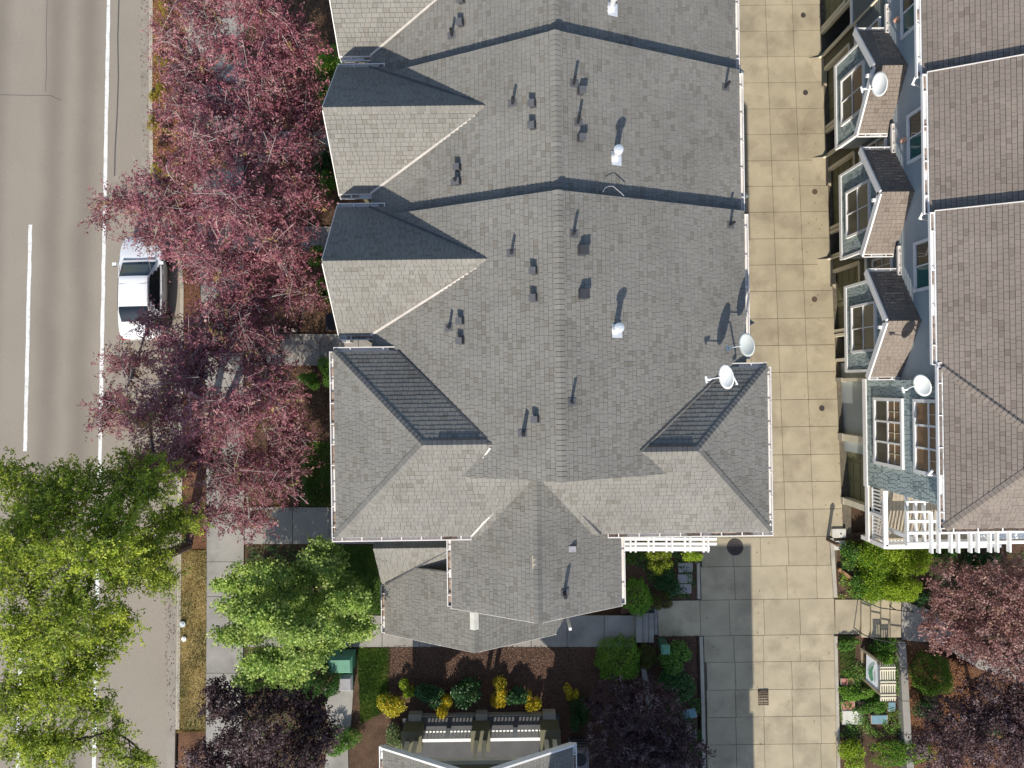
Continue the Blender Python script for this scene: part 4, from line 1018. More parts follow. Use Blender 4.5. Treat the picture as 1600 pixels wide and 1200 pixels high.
# ================================================================== THE PARKED CAR
def make_car(loc, label, rz=0):
    t = thing('parked_car', label, 'car', (0, 0, 0), 'cars parked at the kerb'); 
    # stations from tail (y=0) to nose (y=4.7): half widths and heights of five levels
    #      y     sill  z0    belt w  zb    rail w  zr   roof z
    ST = [(0.00, .60, .42, .66, .72, .60, .80, .82), (0.06, .74, .34, .78, .78, .66, .90, .93), (0.30, .84, .26, .86, .84, .68, .98, 1.01),
          (0.62, .88, .24, .89, .88, .66, 1.02, 1.05), (1.05, .89, .22, .905, .90, .62, 1.30, 1.335), (1.35, .89, .22, .91, .90, .60, 1.38, 1.43),
          (1.80, .89, .22, .91, .90, .60, 1.40, 1.465), (2.35, .89, .22, .91, .90, .60, 1.40, 1.465), (2.70, .89, .22, .91, .90, .61, 1.36, 1.42),
          (3.10, .89, .22, .91, .90, .66, 1.14, 1.19), (3.42, .89, .22, .90, .89, .70, .97, 1.01), (3.80, .88, .23, .89, .84, .68, .92, .95),
          (4.25, .86, .25, .86, .76, .62, .82, .85), (4.55, .78, .30, .78, .66, .54, .72, .74), (4.70, .58, .38, .60, .56, .42, .62, .63)]
    cr = lambda a, b, c, d, t: .5 * ((2 * b) + (c - a) * t + (2 * a - 5 * b + 4 * c - d) * t * t + (3 * b - a - 3 * c + d) * t ** 3)
    base_rows = []
    for y, ws, z0, wb, zb, wr, zr, zc in ST:
        half = [(ws * .93, z0), (wb + .012, z0 + (zb - z0) * .45), (wb, zb - .06), (wb - .05, zb + .01), (wr + .03, zr - .05), (wr - .06, zr + (zc - zr) * .45), (wr * .5, zr + (zc - zr) * .85), (0, zc)]
        base_rows.append(np.array([(x, y - 2.35, z) for x, z in half] + [(-x, y - 2.35, z) for x, z in half[-2::-1]]))
    R = np.array(base_rows); K = 4
    def upsample(A):
        n_ = len(A); out = []
        for i in range(n_ - 1):
            a, b, c, d = A[max(i - 1, 0)], A[i], A[i + 1], A[min(i + 2, n_ - 1)]
            for k in range(K): out.append(cr(a, b, c, d, k / K))
        out.append(A[-1]); return np.array(out)
    R = upsample(R); R = upsample(R.transpose(1, 0, 2)).transpose(1, 0, 2)
    parts = {}
    for j in range(R.shape[0] - 1):
        for i in range(R.shape[1] - 1):
            q = [R[j, i], R[j, i + 1], R[j + 1, i + 1], R[j + 1, i]][::-1]
            bi, bj = i // K, j / K; ii = bi if bi < 7 else 13 - bi; fr = (i % K) if bi < 7 else K - 1 - (i % K)
            key, m = 'body', 'car_white'
            if ii == 3 and 4.3 + fr * .4 <= bj < 9.7 - fr * .5: key, m = ('side_window' if bi < 7 else 'side_window_far'), 'car_glass'
            if (ii >= 5 or (ii == 4 and fr > 1)) and 8 <= bj < 10: key, m = 'windscreen', 'car_glass'
            if (ii >= 5 or (ii == 4 and fr > 1)) and 3.25 <= bj < 5: key, m = 'rear_window', 'car_glass'
            parts.setdefault(key, MB()).face([tuple(p) for p in q], m)
    parts['body'].face([tuple(p) for p in R[0]], 'car_white'); parts['body'].face([tuple(p) for p in R[-1][::-1]], 'car_white')
    bmesh = __import__('bmesh')
    for key, mb in parts.items():
        o = mb.build({'side_window_far': 'side_window'}.get(key, key), t); me = o.data
        bmm = bmesh.new(); bmm.from_mesh(me); bmesh.ops.remove_doubles(bmm, verts=bmm.verts, dist=.0005); bmm.to_mesh(me); bmm.free()
        me.polygons.foreach_set('use_smooth', [True] * len(me.polygons))
    for y in (-1.42, 1.42):
        for s in (-1, 1):
            w = MB().tube([(s * .70, y, .33), (s * .72, y, .33), (s * .90, y, .33), (s * .925, y, .33)], [.30, .33, .33, .29], 'tyre', 22).build('wheel', t)
            MB().disc((0, 0), .2, 0, .02, 'rim', 18)
            rim = MB(); rim.tube([(s * .90, y, .33), (s * .932, y, .33)], [.215, .20], 'rim', 18); rim.build('rim', w)
            sp = MB()
            for k in range(5):
                a = 2 * math.pi * k / 5; sp.bar((s * .936, y, .33), (s * .936, y + .19 * math.cos(a), .33 + .19 * math.sin(a)), .05, .02, 'car_dark', up=(1, 0, 0))
            sp.build('spokes', w)
            MB().tube([(s * .80, y, .33), (s * .916, y, .33)], [.385, .385], 'car_dark', 22).build('wheel_arch', t)
    for s in (-1, 1):
        mr = MB().box(s * .98 - .08, s * .98 + .08, .92, 1.06, .93, 1.06, 'car_white').build('mirror', t)
        MB().box(s * .98 - .07, s * .98 + .07, .905, .925, .945, 1.045, 'car_dark').build('mirror_glass', mr)
        MB().box(s * .62 - .16, s * .62 + .16, -2.36, -2.22, .66, .80, 'lamp_red').build('tail_lamp', t)
        MB().box(s * .58 - .15, s * .58 + .15, 2.08, 2.24, .58, .70, 'lamp_clear').build('headlight', t)
        for y in (-.35, .65): MB().box(s * .915 - .015, s * .915 + .015, y - .1, y + .1, .78, .81, 'car_white').build('door_handle', t)
        for y in (-.75, .22, 1.15): MB().box(s * .905 - .012, s * .905 + .012, y - .006, y + .006, .32, .88, 'car_dark').build('door_seam', t)
    MB().box(-.26, .26, -2.372, -2.352, .56, .67, 'lid_grey').build('number_plate', t)
    MB().box(-.58, .58, -.02, -.008, 1.452, 1.458, 'lid_grey').build('roof_seam', t)
    for y, w in ((1.18, .66), (-1.80, .62)): MB().bar((-w, y, .99), (w, y, .99), .012, .06, 'car_dark').build('panel_gap', t)
    for s in (-1, 1):
        MB().bar((s * .62, -1.18, 1.40), (s * .60, .28, 1.42), .014, .012, 'car_dark').build('roof_trim', t)
        MB().bar((s * .12 - .3, 1.06, 1.0), (s * .12 + .26, .98, 1.06), .018, .014, 'car_dark').build('wiper', t)
    t.scale = (1, .93, 1)
    t.location = loc; t.rotation_euler = (math.atan(-SLOPE), 0, rz)
    return t
cy = 4.22; cx = -15.42
car = make_car((cx, cy, gz(cy) - .118), 'white saloon car parked under the purple trees', math.radians(.6))
cy2 = -18.9
car2 = bpy.data.objects.new('parked_car', None)
COL.objects.unlink(car) if False else None
def copy_tree(o, parent=None):
    c = o.copy(); COL.objects.link(c); c.parent = parent
    for ch in list(o.children): copy_tree(ch, c)
    return c
bpy.data.objects.remove(car2)

# ================================================================== SMALL THINGS ON THE GROUND
def util_box(u, v, label, w, d, h, m, lid, group=None, name='utility_box', tilt=0):
    c = G(u, v); t = thing(name, label, 'utility box', tuple(c), group)
    MB().box(c.x - w / 2, c.x + w / 2, c.y - d / 2, c.y + d / 2, c.z - .1, c.z + h, m).build('cabinet', t)
    zt = c.z + h
    MB().raw([(c.x - w / 2 - .03, c.y - d / 2 - .03, zt), (c.x + w / 2 + .03, c.y - d / 2 - .03, zt), (c.x + w / 2 + .03, c.y + d / 2 + .03, zt), (c.x - w / 2 - .03, c.y + d / 2 + .03, zt),
              (c.x - w / 2 + .05, c.y - d / 2 + .03, zt + .09), (c.x + w / 2 - .05, c.y - d / 2 + .03, zt + .09), (c.x + w / 2 - .05, c.y + d / 2 - .1, zt + .11), (c.x - w / 2 + .05, c.y + d / 2 - .1, zt + .11)],
             [(4, 5, 6, 7), (0, 1, 5, 4), (1, 2, 6, 5), (2, 3, 7, 6), (3, 0, 4, 7), (3, 2, 1, 0)], lid).build('lid', t)
    MB().box(c.x - .04, c.x + .04, c.y + d / 2 + .001, c.y + d / 2 + .03, c.z + h * .5, c.z + h * .62, 'vent_face').build('latch', t)
    return t
util_box(538, 1027, 'large green utility cabinet on the ground beside the round hedge', .95, .62, .75, 'box_green', 'box_green')
util_box(543, 1062, 'low pale green pedestal box in front of the large green cabinet', .5, .6, .3, 'box_green', 'lid_grey')
util_box(1033, 1003, 'narrow green electrical pedestal beside the concrete steps', .3, .34, .85, 'box_green_dark', 'box_green')
def lid(u, v, w, d, m, label, name='ground_box', group=None, holes=(), rz=0, cat='ground box'):
    c = G(u, v, .03); t = thing(name, label, cat, tuple(c), group)
    r = .04; pts = []
    for (sx, sy) in ((1, -1), (1, 1), (-1, 1), (-1, -1)):
        for k in range(4):
            a0 = {(1, -1): -90, (1, 1): 0, (-1, 1): 90, (-1, -1): 180}[(sx, sy)] + k * 30; a = math.radians(a0)
            x, y = sx * (w / 2 - r) + r * math.cos(a), sy * (d / 2 - r) + r * math.sin(a)
            x, y = x * math.cos(rz) - y * math.sin(rz), x * math.sin(rz) + y * math.cos(rz)
            pts.append((c.x + x, c.y + y, c.z + .03))
    MB().prism(pts, .12, m).build('cover', t)
    MB().prism([(c.x + (p[0] - c.x) * 1.1, c.y + (p[1] - c.y) * 1.1, c.z + .012) for p in pts], .1, 'concrete_kerb').build('collar', t)
    for (hx, hy) in holes: MB().disc((c.x + hx, c.y + hy), .035, c.z + .028, c.z + .036, 'pipe_black', 12).build('finger_hole', t)
    return t
G3 = 'utility lids left of the driveway'
lid(1071, 887, .55, .36, 'lid_grey', 'grey rectangular meter lid with one hole, topmost of three beside the driveway kerb', group=G3, holes=((-.08, .05),))
lid(1070, 904, .55, .34, 'lid_grey', 'plain grey meter lid, middle of three beside the driveway kerb', group=G3)
lid(1068, 920, .58, .36, 'lid_grey', 'grey meter lid with two holes, lowest of three beside the driveway kerb', group=G3, holes=((-.1, 0), (.1, 0)))
lid(1078, 1115, .48, .36, 'lid_blue', 'bluish rounded lid in the shaded bed by the driveway kerb', rz=.2)
lid(1078, 1148, .5, .3, 'lid_grey', 'small grey lid with two holes by the driveway kerb near the smoke shrub', holes=((-.08, 0), (.08, 0)))
lid(1310.5, 833, .55, .36, 'lid_pale', 'pale rounded lid with dark hole right of the driveway beside the bollard', holes=((.08, -.02),))
lid(1312, 852, .5, .36, 'lid_pale', 'pale rounded lid in the planting below the bollard, right of the driveway', holes=((.1, .03),))
c = G(1374, 1124); lid(1374, 1124, .62, .34, 'lid_blue', 'wide blue ground box lid beside the trellis sign')
lid(1393, 1104, .28, .36, 'lid_blue', 'small blue lid against the edging wall below the trellis')
lid(1332, 1121, .8, .55, 'lid_pale', 'large pale concrete pad with mottled top in the grass below the red pavers')
def paver(u, v, w, d, label, holes=()): return lid(u, v, w, d, 'paver_red', label, 'paver', 'red pavers in the grass strip', holes, cat='paver')
paver(1324, 1065, .5, .27, 'red rectangular paver in the grass, topmost of the column', ((.14, .02),))
paver(1323, 1082, .42, .24, 'plain red paver, second in the column right of the driveway')
paver(1325, 1102, .5, .34, 'red paver with two dark holes, third in the column', ((-.12, .05), (-.1, -.08)))
paver(1347, 1102, .26, .26, 'small red paver set aside from the column of pavers')
# drainage caps in the verge
def knob(u, v, r, label, m): 
    c = G(u, v); t = thing('valve_cap', label, 'valve cap', tuple(c)); MB().disc((c.x, c.y), r, c.z - .05, c.z + .06, m, 14).build('cap', t)
    MB().disc((c.x, c.y), r * .5, c.z + .055, c.z + .085, m, 10).build('knob', t)
knob(286, 975, .12, 'round pale green cap in the dry grass verge', 'dish_grey'); knob(288, 998, .1, 'white oval cap just below the green cap in the dry verge', 'white_paint')
# bollard lamp
c = G(1293, 843); t = thing('bollard', 'short dark rusty bollard at the driveway edge beside the pale lids', 'bollard', tuple(c))
MB().tube([c, c + Vector((0, 0, .85))], .07, 'rust_iron', 12).build('post', t); MB().tube([c + Vector((0, 0, .85)), c + Vector((0, 0, .93)), c + Vector((0, 0, .99))], [.095, .10, .05], 'rust_iron', 12).build('cap', t)
a = G(1310, 889, .08); b = G(1333, 906, .10)
t = tag(MB().bar(a, b, .12, .12, 'timber').build('timber_edging'), 'short weathered timber lying among the shrubs right of the driveway', 'timber')
# bins by the front path
def wheelie(u, v, label, m='plastic_black'):
    c = G(u, v); t = thing('wheelie_bin', label, 'bin', tuple(c))
    MB().raw([(c.x - .22, c.y - .25, c.z), (c.x + .22, c.y - .25, c.z), (c.x + .22, c.y + .25, c.z), (c.x - .22, c.y + .25, c.z), (c.x - .28, c.y - .32, c.z + .95), (c.x + .28, c.y - .32, c.z + .95), (c.x + .28, c.y + .32, c.z + .95), (c.x - .28, c.y + .32, c.z + .95)],
             [(0, 1, 5, 4), (1, 2, 6, 5), (2, 3, 7, 6), (3, 0, 4, 7)], m).build('tub', t)
    MB().raw([(c.x - .3, c.y - .35, c.z + .95), (c.x + .3, c.y - .35, c.z + .95), (c.x + .3, c.y + .34, c.z + .98), (c.x - .3, c.y + .34, c.z + .98), (c.x - .24, c.y - .3, c.z + 1.02), (c.x + .24, c.y - .3, c.z + 1.02), (c.x + .24, c.y + .28, c.z + 1.05), (c.x - .24, c.y + .28, c.z + 1.05)],
             [(4, 5, 6, 7), (0, 1, 5, 4), (1, 2, 6, 5), (2, 3, 7, 6), (3, 0, 4, 7)], 'plastic_black').build('lid', t)
    MB().tube([(c.x - .2, c.y + .37, c.z + .9), (c.x + .2, c.y + .37, c.z + .9)], .02, 'plastic_black', 6).build('handle', t)
wheelie(529, 506, 'black wheelie bin against the gable wall by the lit front path')
a = P(447, 520, .1)
for (u0, v0, u1, v1) in ((420, 519, 465, 519),):
    t = thing('path_edging', 'dark low edging with pale post along the lit front path', 'edging', tuple(G(440, 519)))
    MB().bar(G(u0, v0, .12), G(u1, v1, .12), .06, .24, 'bark_dark').build('board', t); q = G(464, 517, .0); MB().box(q.x - .05, q.x + .05, q.y - .05, q.y + .05, q.z, q.z + .6, 'lid_pale').build('post', t)
q = P(543, 530, .7); t = thing('meter_box', 'small white meter box on the wall beside the front path', 'meter box', tuple(q))
MB().box(q.x - .17, q.x + .17, q.y - .14, q.y + .14, q.z - .3, q.z + .3, 'white_paint').build('case', t); MB().box(q.x - .12, q.x + .12, q.y - .1, q.y + .1, q.z + .3, q.z + .33, 'white_paint').build('lid', t)

# ---- entrance sign with trellis roof
c0 = G(1350, 1047); sg = thing('entrance_sign', 'framed white sign with green emblem below a cream lattice beside the entrance steps', 'sign', tuple(c0))
# the sign leans back under the lattice: bottom edge near the drive, top edge below the lattice
bl, br = P(1347, 1057, .75), P(1347.5, 1017, .75); tl, tr = P(1375, 1082, 1.75), P(1376, 1038, 1.75)
nn = (br - bl).cross(tl - bl).normalized(); nn = nn if nn.z > 0 else -nn
bil = lambda s, t_, h=0: bl + (br - bl) * s + (tl - bl) * t_ + (tr - br - tl + bl) * (s * t_) + nn * h
def panel(s0, s1, t0, t1, h, m, name, parent, th=.03):
    q = [bil(s0, t0, h), bil(s1, t0, h), bil(s1, t1, h), bil(s0, t1, h)]; q2 = [p - nn * th for p in q]
    return MB().raw(q + q2, [(0, 1, 2, 3), (7, 6, 5, 4), (0, 4, 5, 1), (1, 5, 6, 2), (2, 6, 7, 3), (3, 7, 4, 0)], m).build(name, parent)
brd = panel(0, 1, .22, .97, 0, 'sign_white', 'board', sg)
for s0, s1, t0, t1, h in ((-.09, 0, -.1, 1.03, .03), (1, 1.09, -.1, 1.03, .03), (0, 1, -.1, -.03, .03), (0, 1, .97, 1.03, .034)): panel(s0, s1, t0, t1, h, 'sign_frame', 'frame', sg, .09)
def blob(pts, m, name, h): return MB().face([bil(s, t_, h) for s, t_ in pts], m).build(name, brd)
blob([(.12, .55), (.2, .42), (.34, .36), (.5, .40), (.62, .50), (.78, .62), (.70, .64), (.55, .58), (.40, .60), (.25, .64)], 'sign_green', 'emblem', .006)
blob([(.40, .30), (.55, .34), (.72, .44), (.86, .58), (.92, .70), (.84, .70), (.70, .58), (.55, .48), (.42, .40)], 'sign_pale', 'emblem', .004)
blob([(.18, .70), (.3, .66), (.5, .66), (.66, .72), (.5, .74), (.3, .76)], 'sign_pale', 'emblem', .004)
for e, f in ((bl, tl), (br, tr)):
    MB().box(f.x - .05, f.x + .05, f.y - .05, f.y + .05, gz(f.y) - .1, f.z, 'sign_frame').build('post', sg)
lz = 1.95
la, lb = P(1375.5, 1039, lz), P(1398, 1095, lz)
for i in range(7): x = la.x + (lb.x - la.x) * i / 6; MB().box(x - .022, x + .022, lb.y, la.y, lz - .02, lz + .02, 'cream_paint').build('slat', sg)
for f in (.06, .14, .46, .54, .82, .9): y = la.y + (lb.y - la.y) * f; MB().box(la.x - .03, lb.x + .03, y - .025, y + .025, lz + .021, lz + .06, 'cream_paint').build('cross_slat', sg)
# ---- handrails by the steps
def handrail(pts, label, z=.9):
    W = [G(u, v, z) for u, v in pts]; t = thing('handrail', label, 'handrail', tuple(G(*pts[0])), 'handrails at the entrance steps')
    MB().tube(W, .022, 'pipe_black', 8).build('rail', t)
    for w in (W[0], W[len(W) // 2], W[-1]): MB().tube([(w.x, w.y, w.z), (w.x, w.y, gz(w.y))], .02, 'pipe_black', 8).build('post', t)
handrail([(1353, 941), (1376, 950), (1400, 953), (1428, 957)], 'black metal handrail on the far side of the entrance steps, next to the bright shrubs', .85)
handrail([(1350, 992), (1366, 998), (1395, 1004), (1420, 1007)], 'black metal handrail on the near side of the entrance steps above the sign', .85)

# ================================================================== PLANTS
rng = np.random.default_rng(11)
def unit(v): return v / np.maximum(np.linalg.norm(v, axis=-1, keepdims=True), 1e-9)
def leaves_mesh(C, D, length, width, cols, name, parent, m='leaf', droop=0.0, upbias=.6):
    """C centres, D direction of each leaf; a leaf is two triangles folded along its midrib (a kite)"""
    n = len(C); D = unit(D); R = rng.normal(size=(n, 3)); R[:, 2] = np.abs(R[:, 2]) + upbias; R = unit(R)
    S = unit(np.cross(D, R)); N = np.cross(S, D)
    L = (length * rng.uniform(.7, 1.25, n))[:, None]; Wd = (width * rng.uniform(.75, 1.2, n))[:, None]
    b = C - D * L * .5; t = C + D * L * .5 - N * (L * droop); l = C + S * Wd * .5 + N * Wd * .12; r = C - S * Wd * .5 + N * Wd * .12
    V = np.stack([b, r, t, l], 1).reshape(-1, 3); k = np.arange(n) * 4
    F = np.concatenate([np.stack([k, k + 1, k + 2], 1), np.stack([k, k + 2, k + 3], 1)], 0)
    return mesh_np(name, V, F, [m], np.concatenate([cols, cols], 0), parent, kind='stuff')
def pick_cols(n, pal, wts=None, jitter=.15):
    pal = np.array(pal); i = rng.choice(len(pal), n, p=(np.array(wts) / sum(wts)) if wts else None)
    return np.clip(pal[i] * rng.uniform(1 - jitter, 1 + jitter, (n, 1)), 0, 1)
def limb_path(a, b, sag=.15, n=5):
    a, b = np.array(a), np.array(b); d = b - a; L = np.linalg.norm(d); o = rng.normal(size=3) * L * .11
    return [tuple(a + d * t + o * math.sin(math.pi * t) + np.array([0, 0, L * sag * math.sin(math.pi * t)])) for t in np.linspace(0, 1, n)]
def tree(name, label, base, fork, blobs, n_twigs, per_twig, leaf_len, leaf_w, pal, wts, cat='tree', group=None, bark='bark', twig_len=.6, show_twigs=.25, shell=.35, rad=.16,
         flat=1.0, spread=.06, m='leaf', btone=.15, n_limb=3):
    """base, fork: world points; blobs: (x,y,z,rx,ry,rz) ellipsoids in world metres"""
    base = Vector(base); fork = Vector(fork); t = thing(name, label, cat, tuple(base), group)
    tr = MB(); tr.tube([base - Vector((0, 0, .2)), base + Vector((0, 0, .1)), base.lerp(fork, .5) + Vector((.03, .02, 0)), fork], [rad * 1.3, rad, rad * .85, rad * .7], bark, 9)
    trunk = tr.build('trunk', t)
    B = np.array(blobs, float); vol = B[:, 3] * B[:, 4]; pr = vol / vol.sum()
    lm = MB(); done = [(np.array(fork), rad * .62)]; todo = list(range(len(B)))
    while todo:                       # limbs grow from blob to neighbouring blob
        bi, (pp, pr_) = min(((q, d) for q in todo for d in done), key=lambda e: np.linalg.norm(B[e[0], :3] - e[1][0]) + (0 if e[1][1] > rad * .5 else .3))
        todo.remove(bi); bx = B[bi]; r1 = max(.03, pr_ * .72)
        q = bx[:3] + rng.uniform(-.2, .2, 3) * bx[3:] - np.array([0, 0, bx[5] * .35])
        pth = limb_path(tuple(pp), q, .05, 6); lm.tube(pth, [pr_ + (r1 - pr_) * i / 5 for i in range(6)], bark, 7); done.append((q, r1))
        for _ in range(n_limb * 4):
            i = rng.integers(2, 6); q2 = bx[:3] + unit(rng.normal(size=3) + np.array([0, 0, .3])) * bx[3:] * rng.uniform(.6, .98)
            p2 = limb_path(pth[i], q2, .16, 7); lm.tube(p2, [.024, .020, .016, .013, .010, .007, .005], bark if bark != 'bark' else 'twig', 4, cap=False)
    lm.build('limbs', t)
    # twigs: start inside, reach outwards
    k = rng.choice(len(B), n_twigs, p=pr); dirs = unit(rng.normal(size=(n_twigs, 3)) * np.array([1, 1, .9]) + np.array([0, 0, .35])); 
    rr = rng.uniform(shell, 1.0, n_twigs) ** .6
    C = B[k, :3] + dirs * B[k, 3:] * rr[:, None]
    tdir = unit(dirs * np.array([1, 1, .5]) + rng.normal(size=(n_twigs, 3)) * .55); tl = twig_len * rng.uniform(.5, 1.4, n_twigs)
    tone = rng.uniform(.78, 1.2, n_twigs) * rng.uniform(1 - btone, 1 + btone, len(B))[k]
    f = rng.uniform(-.5, .6, (n_twigs, per_twig)); Lc = C[:, None, :] + tdir[:, None, :] * (tl[:, None] * f)[..., None] + rng.normal(size=(n_twigs, per_twig, 3)) * spread
    Lc = Lc.reshape(-1, 3); ld = (np.repeat(tdir, per_twig, 0) * .6 + rng.normal(size=(n_twigs * per_twig, 3)) * np.array([1, 1, .55]))
    tc = pick_cols(n_twigs, pal, wts, .1) * tone[:, None]
    cols = np.repeat(tc, per_twig, 0) * .6 + pick_cols(n_twigs * per_twig, pal, wts) * .4
    leaves_mesh(Lc, ld, leaf_len, leaf_w, np.clip(cols, 0, 1), 'crown', t, m)
    ns = int(n_twigs * show_twigs)
    if ns:
        a = C[:ns] - tdir[:ns] * tl[:ns, None] * .9; b = C[:ns] + tdir[:ns] * tl[:ns, None] * .55; mid = (a + b) / 2 + rng.normal(size=(ns, 3)) * .05 + np.array([0, 0, .05])
        sd = unit(np.cross(tdir[:ns], rng.normal(size=(ns, 3)))); s2 = np.cross(tdir[:ns], sd); w = .010
        V = np.stack([a + sd * w, a - sd * w * .5 + s2 * w, a - sd * w * .5 - s2 * w, mid + sd * w * .8, mid - sd * w * .4 + s2 * w * .8, mid - sd * w * .4 - s2 * w * .8, b], 1).reshape(-1, 3)
        q = np.arange(ns)[:, None] * 7
        T = np.array([[0, 1, 4], [0, 4, 3], [1, 2, 5], [1, 5, 4], [2, 0, 3], [2, 3, 5], [3, 4, 6], [4, 5, 6], [5, 3, 6]])
        F = (q[:, :, None] + T[None]).reshape(-1, 3)
        mesh_np('twigs', V, F, ['twig' if bark == 'bark' else bark], None, t, kind='stuff')
    return t
def PB(u, v, z, ru, rv, rz):
    c = P(u, v, z); k = (HC - z) / FPX
    return (c.x, c.y, c.z, ru * k, rv * k, rz)
def shrub(name, label, u, v, ru, rv, h, n, leaf, pal, wts=None, cat='shrub', group=None, m='leaf', form='loose', wd=.5, lift=0.0, up=.5):
    """dense bush standing on the ground; (u,v) its middle, ru, rv half sizes in pixels"""
    zt = gz(G(u, v).y) + h * .6 + lift; c = P(u, v, zt); k = (HC - zt) / FPX; base = Vector((c.x, c.y, gz(c.y) + lift))
    t = thing(name, label, cat, tuple(base), group)
    st = MB()
    for i in range(5):
        a = rng.uniform(0, 2 * math.pi); q = (base.x + math.cos(a) * ru * k * .5, base.y + math.sin(a) * rv * k * .5, base.z + h * .75)
        st.tube([tuple(base - Vector((0, 0, .1))), ((base.x + q[0]) / 2, (base.y + q[1]) / 2, base.z + h * .45), q], [.03, .02, .008], 'bark_dark', 5)
    st.build('stems', t)
    if form == 'loose':
        n = int(n * 1.9); leaf = leaf * .82
        ns = max(5, int(4 + ru * rv / 130)); sc = rng.uniform(-1, 1, (ns, 2)) * .62; sr = rng.uniform(.40, .62, ns); sh = rng.uniform(.5, 1.0, ns) * (1 - .35 * np.hypot(sc[:, 0], sc[:, 1]))
        k2 = rng.choice(ns, n, p=sr ** 2 / (sr ** 2).sum()); d = unit(rng.normal(size=(n, 3))); d[:, 2] = np.abs(d[:, 2]) * 1.1 - .3
        r = rng.uniform(.4, 1.0, n) ** .5 * rng.uniform(.85, 1.2, n)
        C = np.stack([base.x + (sc[k2, 0] + d[:, 0] * r * sr[k2]) * ru * k, base.y + (sc[k2, 1] + d[:, 1] * r * sr[k2]) * rv * k, base.z + np.clip(sh[k2] * .62 + d[:, 2] * r * .38, .02, 2) * h], 1)
    else:
        d = unit(rng.normal(size=(n, 3)) * np.array([1, 1, 1.0])); d[:, 2] = np.abs(d[:, 2]) * 1.1 - .15
        lum = 1 + .10 * np.sin(d[:, 0] * 5.1 + u) * np.cos(d[:, 1] * 4.3 + v) + .08 * np.sin(d[:, 0] * 9 - d[:, 1] * 8 + u * v)
        r = rng.uniform(.55, 1.0, n) ** .45 * lum
        if form == 'cone': r = r * (1 - .25 * np.clip(d[:, 2], 0, 1))
        C = np.stack([base.x + d[:, 0] * r * ru * k, base.y + d[:, 1] * r * rv * k, base.z + .12 * h + np.clip(d[:, 2] * r, -.1, 2) * h * .88], 1)
    cols = pick_cols(n, pal, wts)
    leaves_mesh(C, d * .5 + rng.normal(size=(n, 3)) * .7 + np.array([0, 0, .2]), leaf, leaf * wd, cols, 'foliage', t, m, upbias=up)
    return t
PURPLE = [(.31, .105, .135), (.41, .16, .19), (.205, .062, .082), (.52, .26, .275), (.115, .033, .046), (.46, .36, .09), (.60, .36, .34)]
PW = [5, 5, 3.5, 2.6, 2.5, .35, 1.0]
# street plum trees: base on the verge, crowns over path and verge
TW = dict(group='purple street trees', twig_len=1.0, n_limb=1, show_twigs=.6, spread=.055, btone=.32, shell=.15)
tree('plum_tree', 'purple-leaved tree at the top left over the sunlit sidewalk gap', G(352, 150), P(365, 130, 2.6), [PB(310, 20, 5.0, 42, 36, .8), PB(400, 15, 5.6, 55, 36, .9), PB(455, 70, 5.2, 42, 46, .9), PB(300, 118, 4.6, 46, 34, .7), PB(285, 175, 4.6, 40, 30, .7), PB(370, -30, 5.6, 70, 35, .9), PB(468, 165, 4.6, 34, 42, .7), PB(418, 118, 5.6, 34, 40, .8), PB(268, 60, 4.2, 30, 26, .5), PB(355, 75, 5.2, 34, 24, .5), PB(350, 165, 5.0, 46, 30, .6)],
     1050, 36, .115, .045, PURPLE, PW, **TW)
tree('plum_tree', 'widest purple-leaved tree hanging over the bonnet of the parked car', G(345, 330), P(355, 315, 2.8), [PB(335, 225, 5.8, 62, 42, .9), PB(430, 240, 5.6, 52, 46, .9), PB(280, 325, 4.9, 70, 32, .7), PB(365, 330, 6.4, 66, 46, 1.0), PB(445, 390, 5.4, 46, 50, .9), PB(350, 415, 5.6, 56, 40, .9), PB(195, 318, 4.0, 46, 20, .4), PB(395, 180, 5.2, 50, 30, .8), PB(470, 305, 5.4, 32, 46, .8), PB(482, 215, 4.8, 24, 36, .6), PB(300, 262, 5.2, 50, 30, .8), PB(465, 462, 5.0, 34, 34, .7), PB(385, 470, 5.2, 46, 32, .7), PB(160, 340, 3.8, 20, 16, .3), PB(235, 285, 4.2, 34, 16, .4), PB(300, 385, 5.0, 46, 28, .6), PB(240, 368, 4.4, 36, 18, .4)],
     1500, 36, .115, .045, PURPLE, PW, **TW)
tree('plum_tree', 'purple-leaved tree below the parked car, tinged green on its house side', G(350, 640), P(345, 640, 2.8), [PB(300, 548, 5.6, 66, 38, .9), PB(392, 540, 5.6, 52, 38, .9), PB(240, 640, 5.0, 60, 40, .8), PB(345, 650, 6.6, 66, 46, 1.0), PB(425, 612, 5.8, 44, 50, .9), PB(370, 740, 5.6, 66, 44, .9), PB(440, 738, 5.0, 36, 40, .7), PB(205, 565, 4.2, 40, 22, .4), PB(245, 720, 5.0, 52, 34, .7), PB(395, 812, 4.6, 34, 18, .35), PB(335, 500, 5.4, 52, 28, .7), PB(452, 680, 5.2, 28, 42, .7), PB(320, 805, 4.8, 46, 22, .4), PB(290, 595, 6.2, 46, 34, .8), PB(175, 640, 4.4, 24, 40, .4), PB(300, 700, 5.8, 46, 34, .8), PB(240, 505, 4.6, 34, 18, .4)],
     1600, 36, .115, .045, PURPLE + [(.30, .34, .06)], PW + [.7], **TW)
GREEN = [(.30, .38, .035), (.42, .49, .045), (.17, .25, .028), (.54, .58, .07), (.09, .14, .02)]
